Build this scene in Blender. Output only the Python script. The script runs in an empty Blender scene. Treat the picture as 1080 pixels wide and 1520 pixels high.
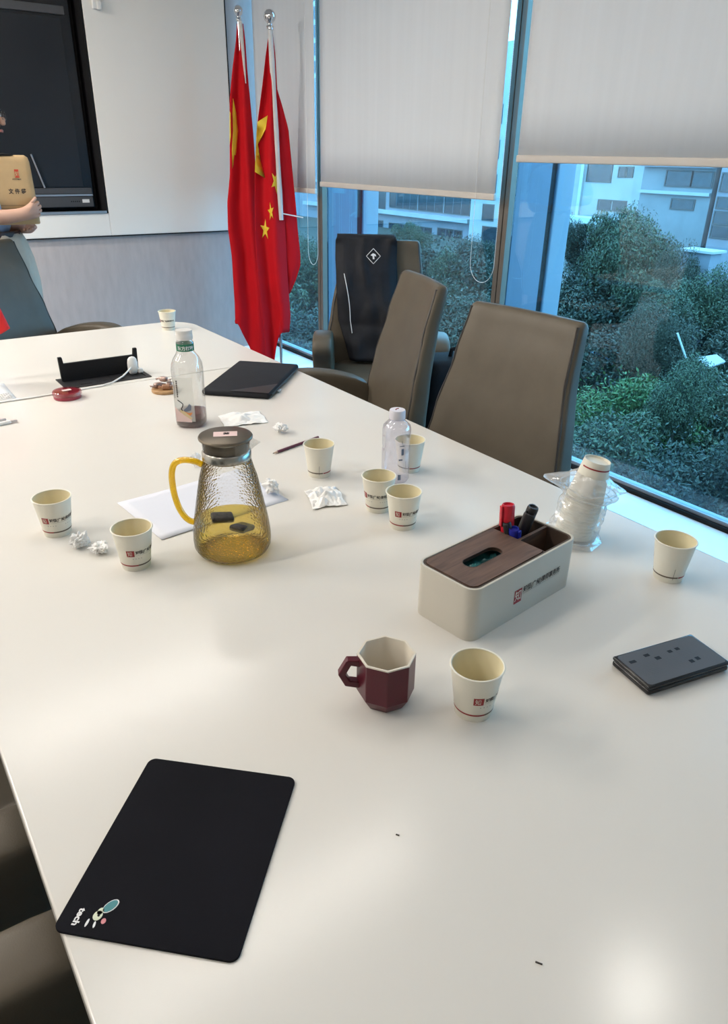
import bpy, bmesh, math, random
import numpy as np
from mathutils import Vector, Matrix, noise as mnoise

sc = bpy.context.scene
COL = sc.collection
random.seed(7)
RNG = np.random.default_rng(11)
PI = math.pi

# ------------------------------------------------------------------ camera
F_PX, YAW, PITCH, ROLL = 1079.4, 0.6190, 0.45723, -0.01829
cam_data = bpy.data.cameras.new('camera')
cam = bpy.data.objects.new('camera', cam_data)
COL.objects.link(cam)
cam_data.sensor_fit = 'VERTICAL'
cam_data.sensor_height = 36.0
cam_data.lens = 36.0 * F_PX / 1520.0
cam_data.clip_start = 0.02
cam_data.clip_end = 400
_f = Vector((math.sin(YAW) * math.cos(PITCH), math.cos(YAW) * math.cos(PITCH), -math.sin(PITCH)))
_r = Vector((math.cos(YAW), -math.sin(YAW), 0))
_d = _f.cross(_r)
_r2 = math.cos(ROLL) * _r + math.sin(ROLL) * _d
_d2 = -math.sin(ROLL) * _r + math.cos(ROLL) * _d
cam.matrix_world = Matrix(((_r2.x, -_d2.x, -_f.x, 0), (_r2.y, -_d2.y, -_f.y, 0), (_r2.z, -_d2.z, -_f.z, 1.47), (0, 0, 0, 1)))
sc.camera = cam

# ------------------------------------------------------------------ world, exposure
SKY = (0.52, 0.80, 1.0); SKY_STRENGTH = 6.8
LAMP = 63.0; SPOT = 135.0
world = bpy.data.worlds.new('overcast_sky'); sc.world = world
world.use_nodes = True
wn = world.node_tree; wn.nodes.clear()
wo = wn.nodes.new('ShaderNodeOutputWorld'); wb = wn.nodes.new('ShaderNodeBackground')
wb.inputs[0].default_value = (*SKY, 1); wb.inputs[1].default_value = SKY_STRENGTH
wn.links.new(wb.outputs[0], wo.inputs[0])
vs = sc.view_settings
vs.view_transform = 'Standard'; vs.look = 'None'; vs.gamma = 1.0; vs.use_curve_mapping = False
vs.exposure = 0.0
try:
    sc.cycles.use_denoising = True
    sc.cycles.max_bounces = 10; sc.cycles.transparent_max_bounces = 24
    sc.cycles.sample_clamp_indirect = 6.0
except Exception:
    pass

# ------------------------------------------------------------------ materials
def nodes_of(name):
    m = bpy.data.materials.new(name); m.use_nodes = True
    nt = m.node_tree; nt.nodes.clear()
    out = nt.nodes.new('ShaderNodeOutputMaterial')
    return m, nt, out

def pm(name, col, rough=0.5, metal=0.0, spec=0.5, vary=0.06, vscale=8.0, bump=0.0, bscale=60.0, coat=0.0,
       stretch=None, emit=None, sheen=0.0, alpha=None):
    """procedural principled material: base colour varied by noise, optional bump"""
    m, nt, out = nodes_of(name)
    b = nt.nodes.new('ShaderNodeBsdfPrincipled')
    nt.links.new(b.outputs[0], out.inputs[0])
    tc = nt.nodes.new('ShaderNodeTexCoord'); mp = nt.nodes.new('ShaderNodeMapping')
    nt.links.new(tc.outputs['Object'], mp.inputs[0])
    if stretch: mp.inputs['Scale'].default_value = stretch
    n = nt.nodes.new('ShaderNodeTexNoise'); n.inputs['Scale'].default_value = vscale; n.inputs['Detail'].default_value = 4
    nt.links.new(mp.outputs[0], n.inputs['Vector'])
    r = nt.nodes.new('ShaderNodeValToRGB')
    lo = [max(0, c * (1 - vary)) for c in col]; hi = [min(1, c * (1 + vary)) for c in col]
    r.color_ramp.elements[0].position = 0.3; r.color_ramp.elements[1].position = 0.7
    r.color_ramp.elements[0].color = (*lo, 1); r.color_ramp.elements[1].color = (*hi, 1)
    nt.links.new(n.outputs['Fac'], r.inputs[0]); nt.links.new(r.outputs[0], b.inputs['Base Color'])
    b.inputs['Roughness'].default_value = rough; b.inputs['Metallic'].default_value = metal
    b.inputs['Specular IOR Level'].default_value = spec
    b.inputs['Coat Weight'].default_value = coat
    b.inputs['Sheen Weight'].default_value = sheen
    if alpha is not None: b.inputs['Alpha'].default_value = alpha
    if bump > 0:
        n2 = nt.nodes.new('ShaderNodeTexNoise'); n2.inputs['Scale'].default_value = bscale; n2.inputs['Detail'].default_value = 3
        nt.links.new(mp.outputs[0], n2.inputs['Vector'])
        bp = nt.nodes.new('ShaderNodeBump'); bp.inputs['Strength'].default_value = bump; bp.inputs['Distance'].default_value = 0.002
        nt.links.new(n2.outputs['Fac'], bp.inputs['Height']); nt.links.new(bp.outputs[0], b.inputs['Normal'])
    if emit:
        b.inputs['Emission Color'].default_value = (*emit[0], 1); b.inputs['Emission Strength'].default_value = emit[1]
    return m

def thin_glass(name, tint, refl=0.06, rough=0.02, bump=0.0, bscale=40, edge=0.25, milky=0.0, voronoi=False):
    """clear sheet: tinted see-through plus mirror reflection, darker at grazing edges"""
    m, nt, out = nodes_of(name)
    tr = nt.nodes.new('ShaderNodeBsdfTransparent'); tr.inputs[0].default_value = (*tint, 1)
    gl = nt.nodes.new('ShaderNodeBsdfGlossy'); gl.inputs['Roughness'].default_value = rough
    lw = nt.nodes.new('ShaderNodeLayerWeight'); lw.inputs['Blend'].default_value = edge
    mr = nt.nodes.new('ShaderNodeMapRange')
    mr.inputs['To Min'].default_value = refl; mr.inputs['To Max'].default_value = min(1.0, refl + 0.45)
    nt.links.new(lw.outputs['Facing'], mr.inputs['Value'])
    mx = nt.nodes.new('ShaderNodeMixShader')
    nt.links.new(mr.outputs[0], mx.inputs[0]); nt.links.new(tr.outputs[0], mx.inputs[1]); nt.links.new(gl.outputs[0], mx.inputs[2])
    last = mx
    if milky > 0:
        df = nt.nodes.new('ShaderNodeBsdfDiffuse'); df.inputs[0].default_value = (*tint, 1)
        m2 = nt.nodes.new('ShaderNodeMixShader'); m2.inputs[0].default_value = milky
        nt.links.new(mx.outputs[0], m2.inputs[1]); nt.links.new(df.outputs[0], m2.inputs[2]); last = m2
    if bump > 0:
        tc = nt.nodes.new('ShaderNodeTexCoord')
        if voronoi:
            n = nt.nodes.new('ShaderNodeTexVoronoi'); n.inputs['Scale'].default_value = bscale; o = n.outputs['Distance']
        else:
            n = nt.nodes.new('ShaderNodeTexNoise'); n.inputs['Scale'].default_value = bscale; o = n.outputs['Fac']
        nt.links.new(tc.outputs['Object'], n.inputs['Vector'])
        bp = nt.nodes.new('ShaderNodeBump'); bp.inputs['Strength'].default_value = bump; bp.inputs['Distance'].default_value = 0.004
        nt.links.new(o, bp.inputs['Height']); nt.links.new(bp.outputs[0], gl.inputs['Normal']); nt.links.new(bp.outputs[0], lw.inputs['Normal'])
    nt.links.new(last.outputs[0], out.inputs[0])
    return m

def fabric_translucent(name, col, trans=0.35, weave=900):
    m, nt, out = nodes_of(name)
    d = nt.nodes.new('ShaderNodeBsdfDiffuse'); t = nt.nodes.new('ShaderNodeBsdfTranslucent')
    tc = nt.nodes.new('ShaderNodeTexCoord'); n = nt.nodes.new('ShaderNodeTexNoise'); n.inputs['Scale'].default_value = 3
    mp = nt.nodes.new('ShaderNodeMapping'); mp.inputs['Scale'].default_value = (1, 8, .3)
    nt.links.new(tc.outputs['Object'], mp.inputs[0]); nt.links.new(mp.outputs[0], n.inputs['Vector'])
    r = nt.nodes.new('ShaderNodeValToRGB')
    r.color_ramp.elements[0].color = (*[c * .95 for c in col], 1); r.color_ramp.elements[1].color = (*[min(1, c * 1.03) for c in col], 1)
    nt.links.new(n.outputs['Fac'], r.inputs[0])
    nt.links.new(r.outputs[0], d.inputs[0]); nt.links.new(r.outputs[0], t.inputs[0])
    mx = nt.nodes.new('ShaderNodeMixShader'); mx.inputs[0].default_value = trans
    nt.links.new(d.outputs[0], mx.inputs[1]); nt.links.new(t.outputs[0], mx.inputs[2]); nt.links.new(mx.outputs[0], out.inputs[0])
    return m

def leaf_mat(name, c1, c2):
    m, nt, out = nodes_of(name)
    b = nt.nodes.new('ShaderNodeBsdfPrincipled'); nt.links.new(b.outputs[0], out.inputs[0])
    g = nt.nodes.new('ShaderNodeNewGeometry'); r = nt.nodes.new('ShaderNodeValToRGB')
    r.color_ramp.elements[0].color = (*c1, 1); r.color_ramp.elements[1].color = (*c2, 1)
    nt.links.new(g.outputs['Random Per Island'], r.inputs[0]); nt.links.new(r.outputs[0], b.inputs['Base Color'])
    b.inputs['Roughness'].default_value = 0.55; b.inputs['Specular IOR Level'].default_value = 0.3
    return m

def emitter(name, col, s):
    m, nt, out = nodes_of(name)
    e = nt.nodes.new('ShaderNodeEmission'); e.inputs[0].default_value = (*col, 1); e.inputs[1].default_value = s
    nt.links.new(e.outputs[0], out.inputs[0]); return m

def wood_mat(name, c1, c2, scale=9, rough=0.5, axis=(1, 9, 9)):
    m, nt, out = nodes_of(name)
    b = nt.nodes.new('ShaderNodeBsdfPrincipled'); nt.links.new(b.outputs[0], out.inputs[0])
    tc = nt.nodes.new('ShaderNodeTexCoord'); mp = nt.nodes.new('ShaderNodeMapping'); mp.inputs['Scale'].default_value = axis
    n = nt.nodes.new('ShaderNodeTexNoise'); n.inputs['Scale'].default_value = scale; n.inputs['Detail'].default_value = 8; n.inputs['Distortion'].default_value = .6
    nt.links.new(tc.outputs['Object'], mp.inputs[0]); nt.links.new(mp.outputs[0], n.inputs['Vector'])
    r = nt.nodes.new('ShaderNodeValToRGB'); r.color_ramp.elements[0].position = .35; r.color_ramp.elements[1].position = .7
    r.color_ramp.elements[0].color = (*c1, 1); r.color_ramp.elements[1].color = (*c2, 1)
    nt.links.new(n.outputs['Fac'], r.inputs[0]); nt.links.new(r.outputs[0], b.inputs['Base Color'])
    b.inputs['Roughness'].default_value = rough
    return m

M = {}
M['table'] = pm('white_lacquer', (.70, .672, .622), .20, spec=.5, vary=.012, vscale=2, bump=.02, bscale=700)
M['table_edge'] = pm('table_core', (.6, .58, .55), .4, vary=.03)
M['floor'] = pm('grey_carpet', (.22, .22, .23), .9, vary=.2, vscale=40, bump=.4, bscale=400)
M['ceiling'] = pm('ceiling_paint', (.8, .79, .76), .85, vary=.02, vscale=3)
M['wallgrey'] = pm('grey_wallpaper', (.47, .425, .415), .75, vary=.06, vscale=30, bump=.25, bscale=260, stretch=(1, 1, .25))
M['wallwhite'] = pm('wall_paint', (.62, .61, .58), .8, vary=.02, vscale=4)
M['panel'] = pm('writing_panel', (.86, .83, .775), .38, vary=.01, vscale=2)
M['black'] = pm('matt_black', (.008, .008, .009), .6, vary=.15, spec=.25)
M['blackgloss'] = pm('gloss_black', (.006, .006, .008), .22, vary=.1)
M['screen'] = pm('dark_screen', (.016, .018, .022), .22, vary=.1, vscale=2, spec=.35)
M['silver'] = pm('brushed_silver', (.5, .5, .52), .35, metal=.9, vary=.04)
M['darkbar'] = pm('dark_grey_bar', (.06, .06, .065), .4, vary=.05)
M['bronze'] = pm('bronze_aluminium', (.2, .17, .14), .42, metal=.5, vary=.06, vscale=12)
M['fin'] = pm('fin_aluminium', (.17, .19, .25), .4, metal=.0, vary=.05, vscale=3)
M['finlight'] = pm('fin_pale_aluminium', (.26, .29, .34), .4, vary=.05, vscale=3)
M['ledge'] = pm('white_ledge_stone', (.86, .88, .88), .35, vary=.01, vscale=5)
M['glass'] = thin_glass('tinted_window_glass', (.58, .85, .98), refl=.03, rough=.0, edge=.12)
M['blind'] = fabric_translucent('blind_fabric', (.77, .785, .80), .12)
M['blindbar'] = pm('cream_blind_bar', (.62, .57, .52), .5, vary=.03)
M['chain'] = pm('bead_chain_white', (.8, .8, .78), .3, vary=.02)
M['leather'] = pm('taupe_leather', (.098, .080, .057), .44, vary=.07, vscale=14, bump=.12, bscale=500, spec=.30)
M['leatherseam'] = pm('dark_piping', (.03, .026, .023), .5, vary=.1)
M['chrome'] = pm('chrome', (.7, .7, .72), .12, metal=1.0, vary=.02)
M['plasticblk'] = pm('black_plastic', (.02, .02, .022), .4, vary=.1)
M['cloth_black'] = pm('black_cloth', (.008, .009, .013), .7, vary=.2, vscale=30, bump=.3, bscale=300, spec=.3)
M['white_print'] = pm('white_print', (.75, .75, .75), .6, vary=.02)
M['red_flag'] = pm('red_flag_cloth', (.52, .004, .010), .75, vary=.05, vscale=5, bump=.1, bscale=400, spec=.2)
M['yellow'] = pm('yellow_print', (.85, .58, .03), .6, vary=.04)
M['whitecloth'] = pm('white_sleeve_cloth', (.66, .64, .62), .7, vary=.05)
M['pole'] = pm('pole_metal', (.55, .55, .56), .25, metal=.9, vary=.03)
M['paper'] = pm('white_paper_board', (.74, .705, .60), .6, vary=.012, vscale=10)
M['paper_in'] = pm('cream_cup_lining', (.76, .68, .46), .45, vary=.015)
M['paper_sheet'] = pm('printer_paper', (.65, .66, .72), .7, vary=.01)
M['tissue'] = pm('tissue_paper', (.82, .81, .79), .85, vary=.03, vscale=40, bump=.3, bscale=300)
M['red_print'] = pm('red_print', (.30, .018, .022), .55, vary=.04)
M['dark_print'] = pm('dark_print', (.045, .035, .03), .6, vary=.1)
M['grey_print'] = pm('grey_print', (.40, .38, .35), .6, vary=.1)
M['olive_print'] = pm('grey_brown_print', (.13, .10, .07), .55, vary=.06)
M['mug'] = pm('burgundy_glaze', (.085, .006, .016), .3, vary=.08, spec=.35)
M['mug_in'] = pm('cream_glaze', (.70, .64, .54), .2, vary=.03)
M['boxleather'] = pm('cream_leatherette', (.56, .525, .45), .45, vary=.02, bump=.15, bscale=800)
M['walnut'] = wood_mat('walnut_veneer', (.075, .04, .027), (.155, .088, .06), 11, .5, (1, 10, 6))
M['walnut_dark'] = pm('dark_brown_lining', (.07, .045, .032), .6, vary=.1)
M['teal'] = pm('teal_film', (.02, .16, .17), .3, vary=.5, vscale=30)
M['red_plastic'] = pm('red_plastic', (.55, .012, .03), .25, vary=.04)
M['blue_plastic'] = pm('blue_plastic', (.012, .02, .30), .25, vary=.08)
M['phone'] = pm('dark_grey_metal', (.085, .085, .092), .55, vary=.05, spec=.3)
M['pad'] = pm('black_rubber_cloth', (.008, .008, .011), .85, vary=.15, vscale=5, bump=.2, bscale=900, spec=.1)
def hammered(name):
    m, nt, out = nodes_of(name)
    tc = nt.nodes.new('ShaderNodeTexCoord'); v = nt.nodes.new('ShaderNodeTexVoronoi'); v.inputs['Scale'].default_value = 190
    nt.links.new(tc.outputs['Object'], v.inputs['Vector'])
    bp = nt.nodes.new('ShaderNodeBump'); bp.inputs['Strength'].default_value = .4; bp.inputs['Distance'].default_value = .003; nt.links.new(v.outputs['Distance'], bp.inputs['Height'])
    tr = nt.nodes.new('ShaderNodeBsdfTransparent'); tr.inputs[0].default_value = (.96, .965, .96, 1)
    rf_ = nt.nodes.new('ShaderNodeBsdfRefraction'); rf_.inputs['IOR'].default_value = 1.06; rf_.inputs['Roughness'].default_value = .02; rf_.inputs[0].default_value = (.97, .97, .96, 1)
    gl = nt.nodes.new('ShaderNodeBsdfGlossy'); gl.inputs['Roughness'].default_value = .08
    for q in (rf_, gl): nt.links.new(bp.outputs[0], q.inputs['Normal'])
    fr_ = nt.nodes.new('ShaderNodeFresnel'); fr_.inputs['IOR'].default_value = 1.32; nt.links.new(bp.outputs[0], fr_.inputs['Normal'])
    m1 = nt.nodes.new('ShaderNodeMixShader'); m1.inputs[0].default_value = .12; nt.links.new(tr.outputs[0], m1.inputs[1]); nt.links.new(rf_.outputs[0], m1.inputs[2])
    m2 = nt.nodes.new('ShaderNodeMixShader'); nt.links.new(fr_.outputs[0], m2.inputs[0]); nt.links.new(m1.outputs[0], m2.inputs[1]); nt.links.new(gl.outputs[0], m2.inputs[2])
    nt.links.new(m2.outputs[0], out.inputs[0]); return m
M['jugglass'] = hammered('hammered_glass')
M['clearglass'] = thin_glass('clear_glass', (.96, .965, .96), refl=.05, rough=.02, edge=.35)
M['tea'] = thin_glass('yellow_tea', (.97, .83, .36), refl=.03, rough=.1, edge=.25, milky=.08)
M['amber'] = thin_glass('amber_glass', (.95, .72, .03), refl=.06, rough=.03, edge=.35, milky=.25)
M['steel'] = pm('lid_steel', (.15, .125, .095), .34, metal=.8, vary=.12, vscale=14)
M['steelin'] = pm('collar_steel', (.45, .43, .38), .25, metal=1, vary=.1)
M['teabag'] = pm('wet_teabag', (.035, .027, .02), .7, vary=.6, vscale=90)
M['pink_label'] = pm('pink_label', (.75, .55, .52), .6, vary=.03)
M['petclear'] = thin_glass('clear_bottle_plastic', (.93, .93, .92), refl=.05, rough=.05, edge=.4, milky=.02)
M['petblue'] = thin_glass('violet_clear_plastic', (.91, .91, .97), refl=.06, rough=.05, edge=.5, milky=.03, bump=.3, bscale=25)
M['redtea'] = thin_glass('red_tea', (.30, .05, .04), refl=.03, rough=.05, edge=.2, milky=.10)
M['capwhite'] = pm('white_cap', (.66, .64, .61), .45, vary=.02)
M['capviolet'] = pm('pale_violet_cap', (.70, .68, .74), .45, vary=.02)
M['green_band'] = pm('green_band', (.008, .15, .075), .5, vary=.05)
M['label_white'] = thin_glass('frosted_label', (.85, .85, .82), refl=.02, rough=.4, milky=.45)
M['greyblue'] = pm('slate_print', (.13, .16, .22), .6, vary=.1)
M['orange'] = pm('orange_print', (.60, .22, .07), .6, vary=.1)
M['sand'] = pm('sand_print', (.62, .48, .28), .6, vary=.1)
M['wrap'] = thin_glass('crinkled_wrap', (.95, .95, .95), refl=.06, rough=.12, bump=.6, bscale=60, edge=.5, milky=.22)
M['coaster'] = wood_mat('bamboo_wood', (.36, .20, .08), (.50, .30, .14), 8, .5)
M['foil'] = pm('candy_foil', (.42, .30, .26), .3, metal=.6, vary=.35, vscale=60)
M['candybrown'] = pm('candy_brown', (.30, .14, .07), .4, vary=.3, vscale=60)
M['puck'] = pm('crimson_ink_pad', (.30, .025, .05), .3, vary=.05)
M['puckclear'] = thin_glass('clear_pink_lid', (.92, .62, .66), refl=.06, rough=.03, edge=.4)
M['whiteplastic'] = pm('white_plastic', (.78, .77, .74), .3, vary=.01)
M['pencil'] = pm('maroon_pencil_paint', (.12, .016, .03), .35, vary=.05)
M['pencilwood'] = pm('pencil_wood', (.55, .40, .30), .7, vary=.05)
M['kraft'] = pm('kraft_paper', (.50, .34, .17), .7, vary=.06, vscale=14)
M['skin'] = pm('skin', (.50, .30, .22), .5, vary=.05, vscale=20)
M['hair'] = pm('black_hair', (.010, .008, .008), .5, vary=.2, stretch=(8, 8, 1), vscale=30)
M['shirt'] = pm('pale_blue_shirt', (.30, .42, .62), .8, vary=.08, vscale=60)
M['trouser'] = pm('beige_skirt_cloth', (.55, .48, .39), .85, vary=.05, vscale=20)
M['belt'] = pm('dark_belt', (.05, .025, .022), .5, vary=.1)
M['lips'] = pm('lips', (.42, .16, .14), .5, vary=.05)
M['redpaper'] = pm('bright_red_cloth', (.75, .012, .012), .5, vary=.03)
M['concrete_white'] = pm('white_render', (.36, .35, .35), .8, vary=.10, vscale=.6)
M['concrete_grey'] = pm('grey_concrete', (.20, .20, .21), .85, vary=.12, vscale=.7)
M['concrete_warm'] = pm('lilac_grey_render', (.22, .21, .24), .85, vary=.1, vscale=.7)
M['winglass'] = pm('dark_window_panes', (.03, .035, .045), .15, vary=.3, vscale=2)
M['winframe'] = pm('window_frame_brown', (.07, .06, .06), .6, vary=.1)
M['roofwhite'] = pm('pale_roof_sheet', (.48, .48, .47), .5, vary=.08, vscale=2)
M['soil'] = pm('dark_soil', (.05, .045, .035), .95, vary=.3, vscale=2)
M['bark'] = pm('bark', (.09, .07, .05), .9, vary=.3, vscale=10)
M['leaf_dark'] = leaf_mat('leaves_dark', (.010, .014, .012), (.052, .062, .040))
M['leaf_mid'] = leaf_mat('leaves_mid', (.018, .024, .015), (.10, .118, .062))
M['leaf_bright'] = leaf_mat('leaves_bright', (.028, .062, .016), (.085, .15, .045))
M['leaf_dry'] = leaf_mat('leaves_dry', (.026, .028, .017), (.070, .066, .042))

# ------------------------------------------------------------------ mesh helpers
class MB:
    def __init__(s): s.v = []; s.f = []
    def add(s, vs, fs):
        o = len(s.v); s.v += [tuple(map(float, p)) for p in vs]; s.f += [tuple(i + o for i in f) for f in fs]; return s
    def box(s, a, b):
        (x0, y0, z0), (x1, y1, z1) = a, b
        return s.add([(x0, y0, z0), (x1, y0, z0), (x1, y1, z0), (x0, y1, z0), (x0, y0, z1), (x1, y0, z1), (x1, y1, z1), (x0, y1, z1)],
                     [(0, 3, 2, 1), (4, 5, 6, 7), (0, 1, 5, 4), (1, 2, 6, 5), (2, 3, 7, 6), (3, 0, 4, 7)])
    def rbox(s, c, h, r, mat=None):
        """rounded box, centre c, half sizes h, corner radius r, optional 4x4 transform"""
        h = list(h); r = min(r, min(h) * .999)
        ax = [[-h[i], -h[i] + .59 * r, -h[i] + r, h[i] - r, h[i] - .59 * r, h[i]] for i in range(3)]
        idx = {}; vs = []; fs = []
        def vert(p):
            k = tuple(round(q, 6) for q in p)
            if k not in idx:
                q = []; inn = [max(-(h[i] - r), min(h[i] - r, p[i])) for i in range(3)]
                d = Vector([p[i] - inn[i] for i in range(3)])
                if d.length > 0: d = d.normalized() * r
                w = Vector(inn) + d + Vector(c)
                if mat is not None: w = mat @ w
                idx[k] = len(vs); vs.append(tuple(w))
            return idx[k]
        for a in range(3):
            b, cc = (a + 1) % 3, (a + 2) % 3
            for sgn in (-1, 1):
                for i in range(5):
                    for j in range(5):
                        q = []
                        for (u, w) in ((i, j), (i + 1, j), (i + 1, j + 1), (i, j + 1)):
                            p = [0, 0, 0]; p[a] = sgn * h[a]; p[b] = ax[b][u]; p[cc] = ax[cc][w]; q.append(vert(p))
                        fs.append(tuple(q) if sgn > 0 else tuple(reversed(q)))
        return s.add(vs, fs)
    def loft(s, rings, closed=True, cap0=True, cap1=True):
        n = len(rings[0]); vs = [p for r in rings for p in r]; fs = []
        for k in range(len(rings) - 1):
            for i in range(n if closed else n - 1):
                j = (i + 1) % n
                fs.append((k * n + i, k * n + j, (k + 1) * n + j, (k + 1) * n + i))
        if closed and cap0: fs.append(tuple(reversed(range(n))))
        if closed and cap1: fs.append(tuple((len(rings) - 1) * n + i for i in range(n)))
        return s.add(vs, fs)
    def lathe(s, prof, n=32, c=(0, 0, 0), cap0=True, cap1=True):
        rings = [[(c[0] + r * math.cos(2 * PI * i / n), c[1] + r * math.sin(2 * PI * i / n), c[2] + z) for i in range(n)] for r, z in prof]
        return s.loft(rings, True, cap0, cap1)
    def tube(s, path, r, n=8, cap=True, flat=None):
        P = [Vector(p) for p in path]; rings = []
        up = Vector((0, 0, 1)); prev = None
        for k, p in enumerate(P):
            t = (P[min(k + 1, len(P) - 1)] - P[max(k - 1, 0)]).normalized()
            if prev is None:
                a = t.cross(up)
                if a.length < .05: a = t.cross(Vector((1, 0, 0)))
                a.normalize()
            else:
                a = prev - t * prev.dot(t); a.normalize()
            prev = a; b = t.cross(a)
            rr = r[k] if isinstance(r, (list, tuple)) else r
            ra, rb = (rr, rr) if flat is None else (rr * flat[0], rr * flat[1])
            rings.append([tuple(p + a * ra * math.cos(2 * PI * i / n) + b * rb * math.sin(2 * PI * i / n)) for i in range(n)])
        return s.loft(rings, True, cap, cap)
    def grid(s, fn, nu, nv):
        vs = [fn(i / nu, j / nv) for j in range(nv + 1) for i in range(nu + 1)]
        fs = [(j * (nu + 1) + i, j * (nu + 1) + i + 1, (j + 1) * (nu + 1) + i + 1, (j + 1) * (nu + 1) + i) for j in range(nv) for i in range(nu)]
        return s.add(vs, fs)
    def prism(s, pts, z0, z1):
        n = len(pts)
        return s.add([(x, y, z0) for x, y in pts] + [(x, y, z1) for x, y in pts],
                     [tuple(reversed(range(n))), tuple(range(n, 2 * n))] + [(i, (i + 1) % n, n + (i + 1) % n, n + i) for i in range(n)])
    def xf(s, m):
        s.v = [tuple(m @ Vector(p)) for p in s.v]; return s
    def build(s, name, mat, parent=None, smooth=35, solid=0.0, bevel=0.0, subs=0, fixn=False):
        me = bpy.data.meshes.new(name); me.from_pydata(s.v, [], s.f)
        if fixn:
            bm = bmesh.new(); bm.from_mesh(me); bmesh.ops.recalc_face_normals(bm, faces=bm.faces); bm.to_mesh(me); bm.free()
        me.update()
        o = bpy.data.objects.new(name, me); COL.objects.link(o)
        me.materials.append(M[mat] if isinstance(mat, str) else mat)
        if smooth:
            me.polygons.foreach_set('use_smooth', [True] * len(me.polygons))
            if smooth < 180: me.set_sharp_from_angle(angle=math.radians(smooth))
        if parent is not None: o.parent = parent
        if solid:
            md = o.modifiers.new('solidify', 'SOLIDIFY'); md.thickness = solid; md.offset = 0
        if bevel:
            md = o.modifiers.new('bevel', 'BEVEL'); md.width = bevel; md.segments = 3; md.limit_method = 'ANGLE'; md.angle_limit = math.radians(40)
        if subs:
            md = o.modifiers.new('subd', 'SUBSURF'); md.levels = subs; md.render_levels = subs
        return o

def empty(name, loc=(0, 0, 0), rz=0.0):
    o = bpy.data.objects.new(name, None); COL.objects.link(o)
    o.location = loc; o.rotation_euler = (0, 0, rz); o.empty_display_size = .05
    return o

def tag(o, label, cat, group=None):
    o['label'] = label; o['category'] = cat
    if group: o['group'] = group
    return o

def struct(o):
    o['kind'] = 'structure'; return o

def copy_tree(o, parent=None):
    c = o.copy(); COL.objects.link(c); c.parent = parent
    for ch in list(o.children): copy_tree(ch, c)
    return c

def text_geo(body, size, font_bold=0.0):
    cu = bpy.data.curves.new('text', 'FONT'); cu.body = body; cu.size = size; cu.offset = font_bold
    cu.resolution_u = 3; cu.align_x = 'LEFT'
    ob = bpy.data.objects.new('text', cu); COL.objects.link(ob)
    dg = bpy.context.evaluated_depsgraph_get()
    me = bpy.data.meshes.new_from_object(ob.evaluated_get(dg))
    vs = [tuple(v.co) for v in me.vertices]; fs = [tuple(p.vertices) for p in me.polygons]
    bpy.data.objects.remove(ob); bpy.data.meshes.remove(me); bpy.data.curves.remove(cu)
    return vs, fs

def star_pts(r, rot=0.0):
    return [((r if i % 2 == 0 else r * .382) * math.sin(rot + i * PI / 5), (r if i % 2 == 0 else r * .382) * math.cos(rot + i * PI / 5)) for i in range(10)]

def rrect(hx, hy, r, n=6):
    pts = []
    for cx, cy, a0 in ((hx - r, hy - r, 0), (-hx + r, hy - r, PI / 2), (-hx + r, -hy + r, PI), (hx - r, -hy + r, 1.5 * PI)):
        for k in range(n + 1):
            a = a0 + k / n * PI / 2; pts.append((cx + r * math.cos(a), cy + r * math.sin(a)))
    return pts

# ================================================================== SETTING
GX = 2.76          # window glass plane
FY = 5.206          # front wall plane
CZ = 2.75          # ceiling height
LX, BY = -3.0, -2.6
struct(MB().box((LX, BY, -.05), (GX + .1, FY + .3, 0)).build('floor', 'floor', smooth=0))
struct(MB().box((LX, BY, CZ), (GX + .1, FY + .3, CZ + .05)).build('ceiling', 'ceiling', smooth=0))
struct(MB().box((LX - .1, BY, 0), (LX, FY, CZ)).build('wall_left', 'wallwhite', smooth=0))
struct(MB().box((LX, BY - .1, 0), (GX, BY, CZ)).build('wall_back', 'wallwhite', smooth=0))
# front wall with a niche for the display: niche x -0.62..1.42, z 1.13..2.62
NX0, NX1, NZ0, NZ1 = -.70, 1.591, 1.094, 2.66
wf = MB()
wf.box((LX, FY, 0), (NX0, FY + .2, CZ)).box((NX1, FY, 0), (GX + .1, FY + .2, CZ)).box((NX0, FY, 0), (NX1, FY + .2, NZ0)).box((NX0, FY, NZ1), (NX1, FY + .2, CZ))
wf.box((LX, FY + .2, 0), (GX + .1, FY + .25, CZ))
struct(wf.build('wall_front', 'wallgrey', smooth=0))
# pale writing panel that surrounds the niche
PX1, PZ0 = 2.508, 0.956
wp = empty('writing_panel', (NX1, FY, PZ0))
tag(wp, 'large pale writing panel on the front wall around the black screen', 'whiteboard')
def pp(a, b, name): MB().box(Vector(a) - wp.location, Vector(b) - wp.location).build(name, 'panel', wp, smooth=0, bevel=.003)
py0, py1 = FY - .018, FY - .0005
pp((NX1 + .001, py0, PZ0), (PX1, py1, 2.73), 'side_board'); pp((NX0 - .8, py0, PZ0), (NX1, py1, NZ0 - .001), 'lower_board')
pp((NX0 - .8, py0, NZ1 + .001), (NX1, py1, 2.73), 'upper_board'); pp((NX0 - .8, py0, NZ0), (NX0 - .001, py1, NZ1), 'side_board')
MB().box(Vector((PX1, FY - .02, PZ0 - .004)) - wp.location, Vector((PX1 + .006, FY - .0005, 2.73)) - wp.location).build('edge_strip', 'black', wp, smooth=0)
MB().box(Vector((NX0 - .8, FY - .02, PZ0 - .006)) - wp.location, Vector((PX1, FY - .0005, PZ0 - .0002)) - wp.location).build('edge_strip', 'black', wp, smooth=0)
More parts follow.
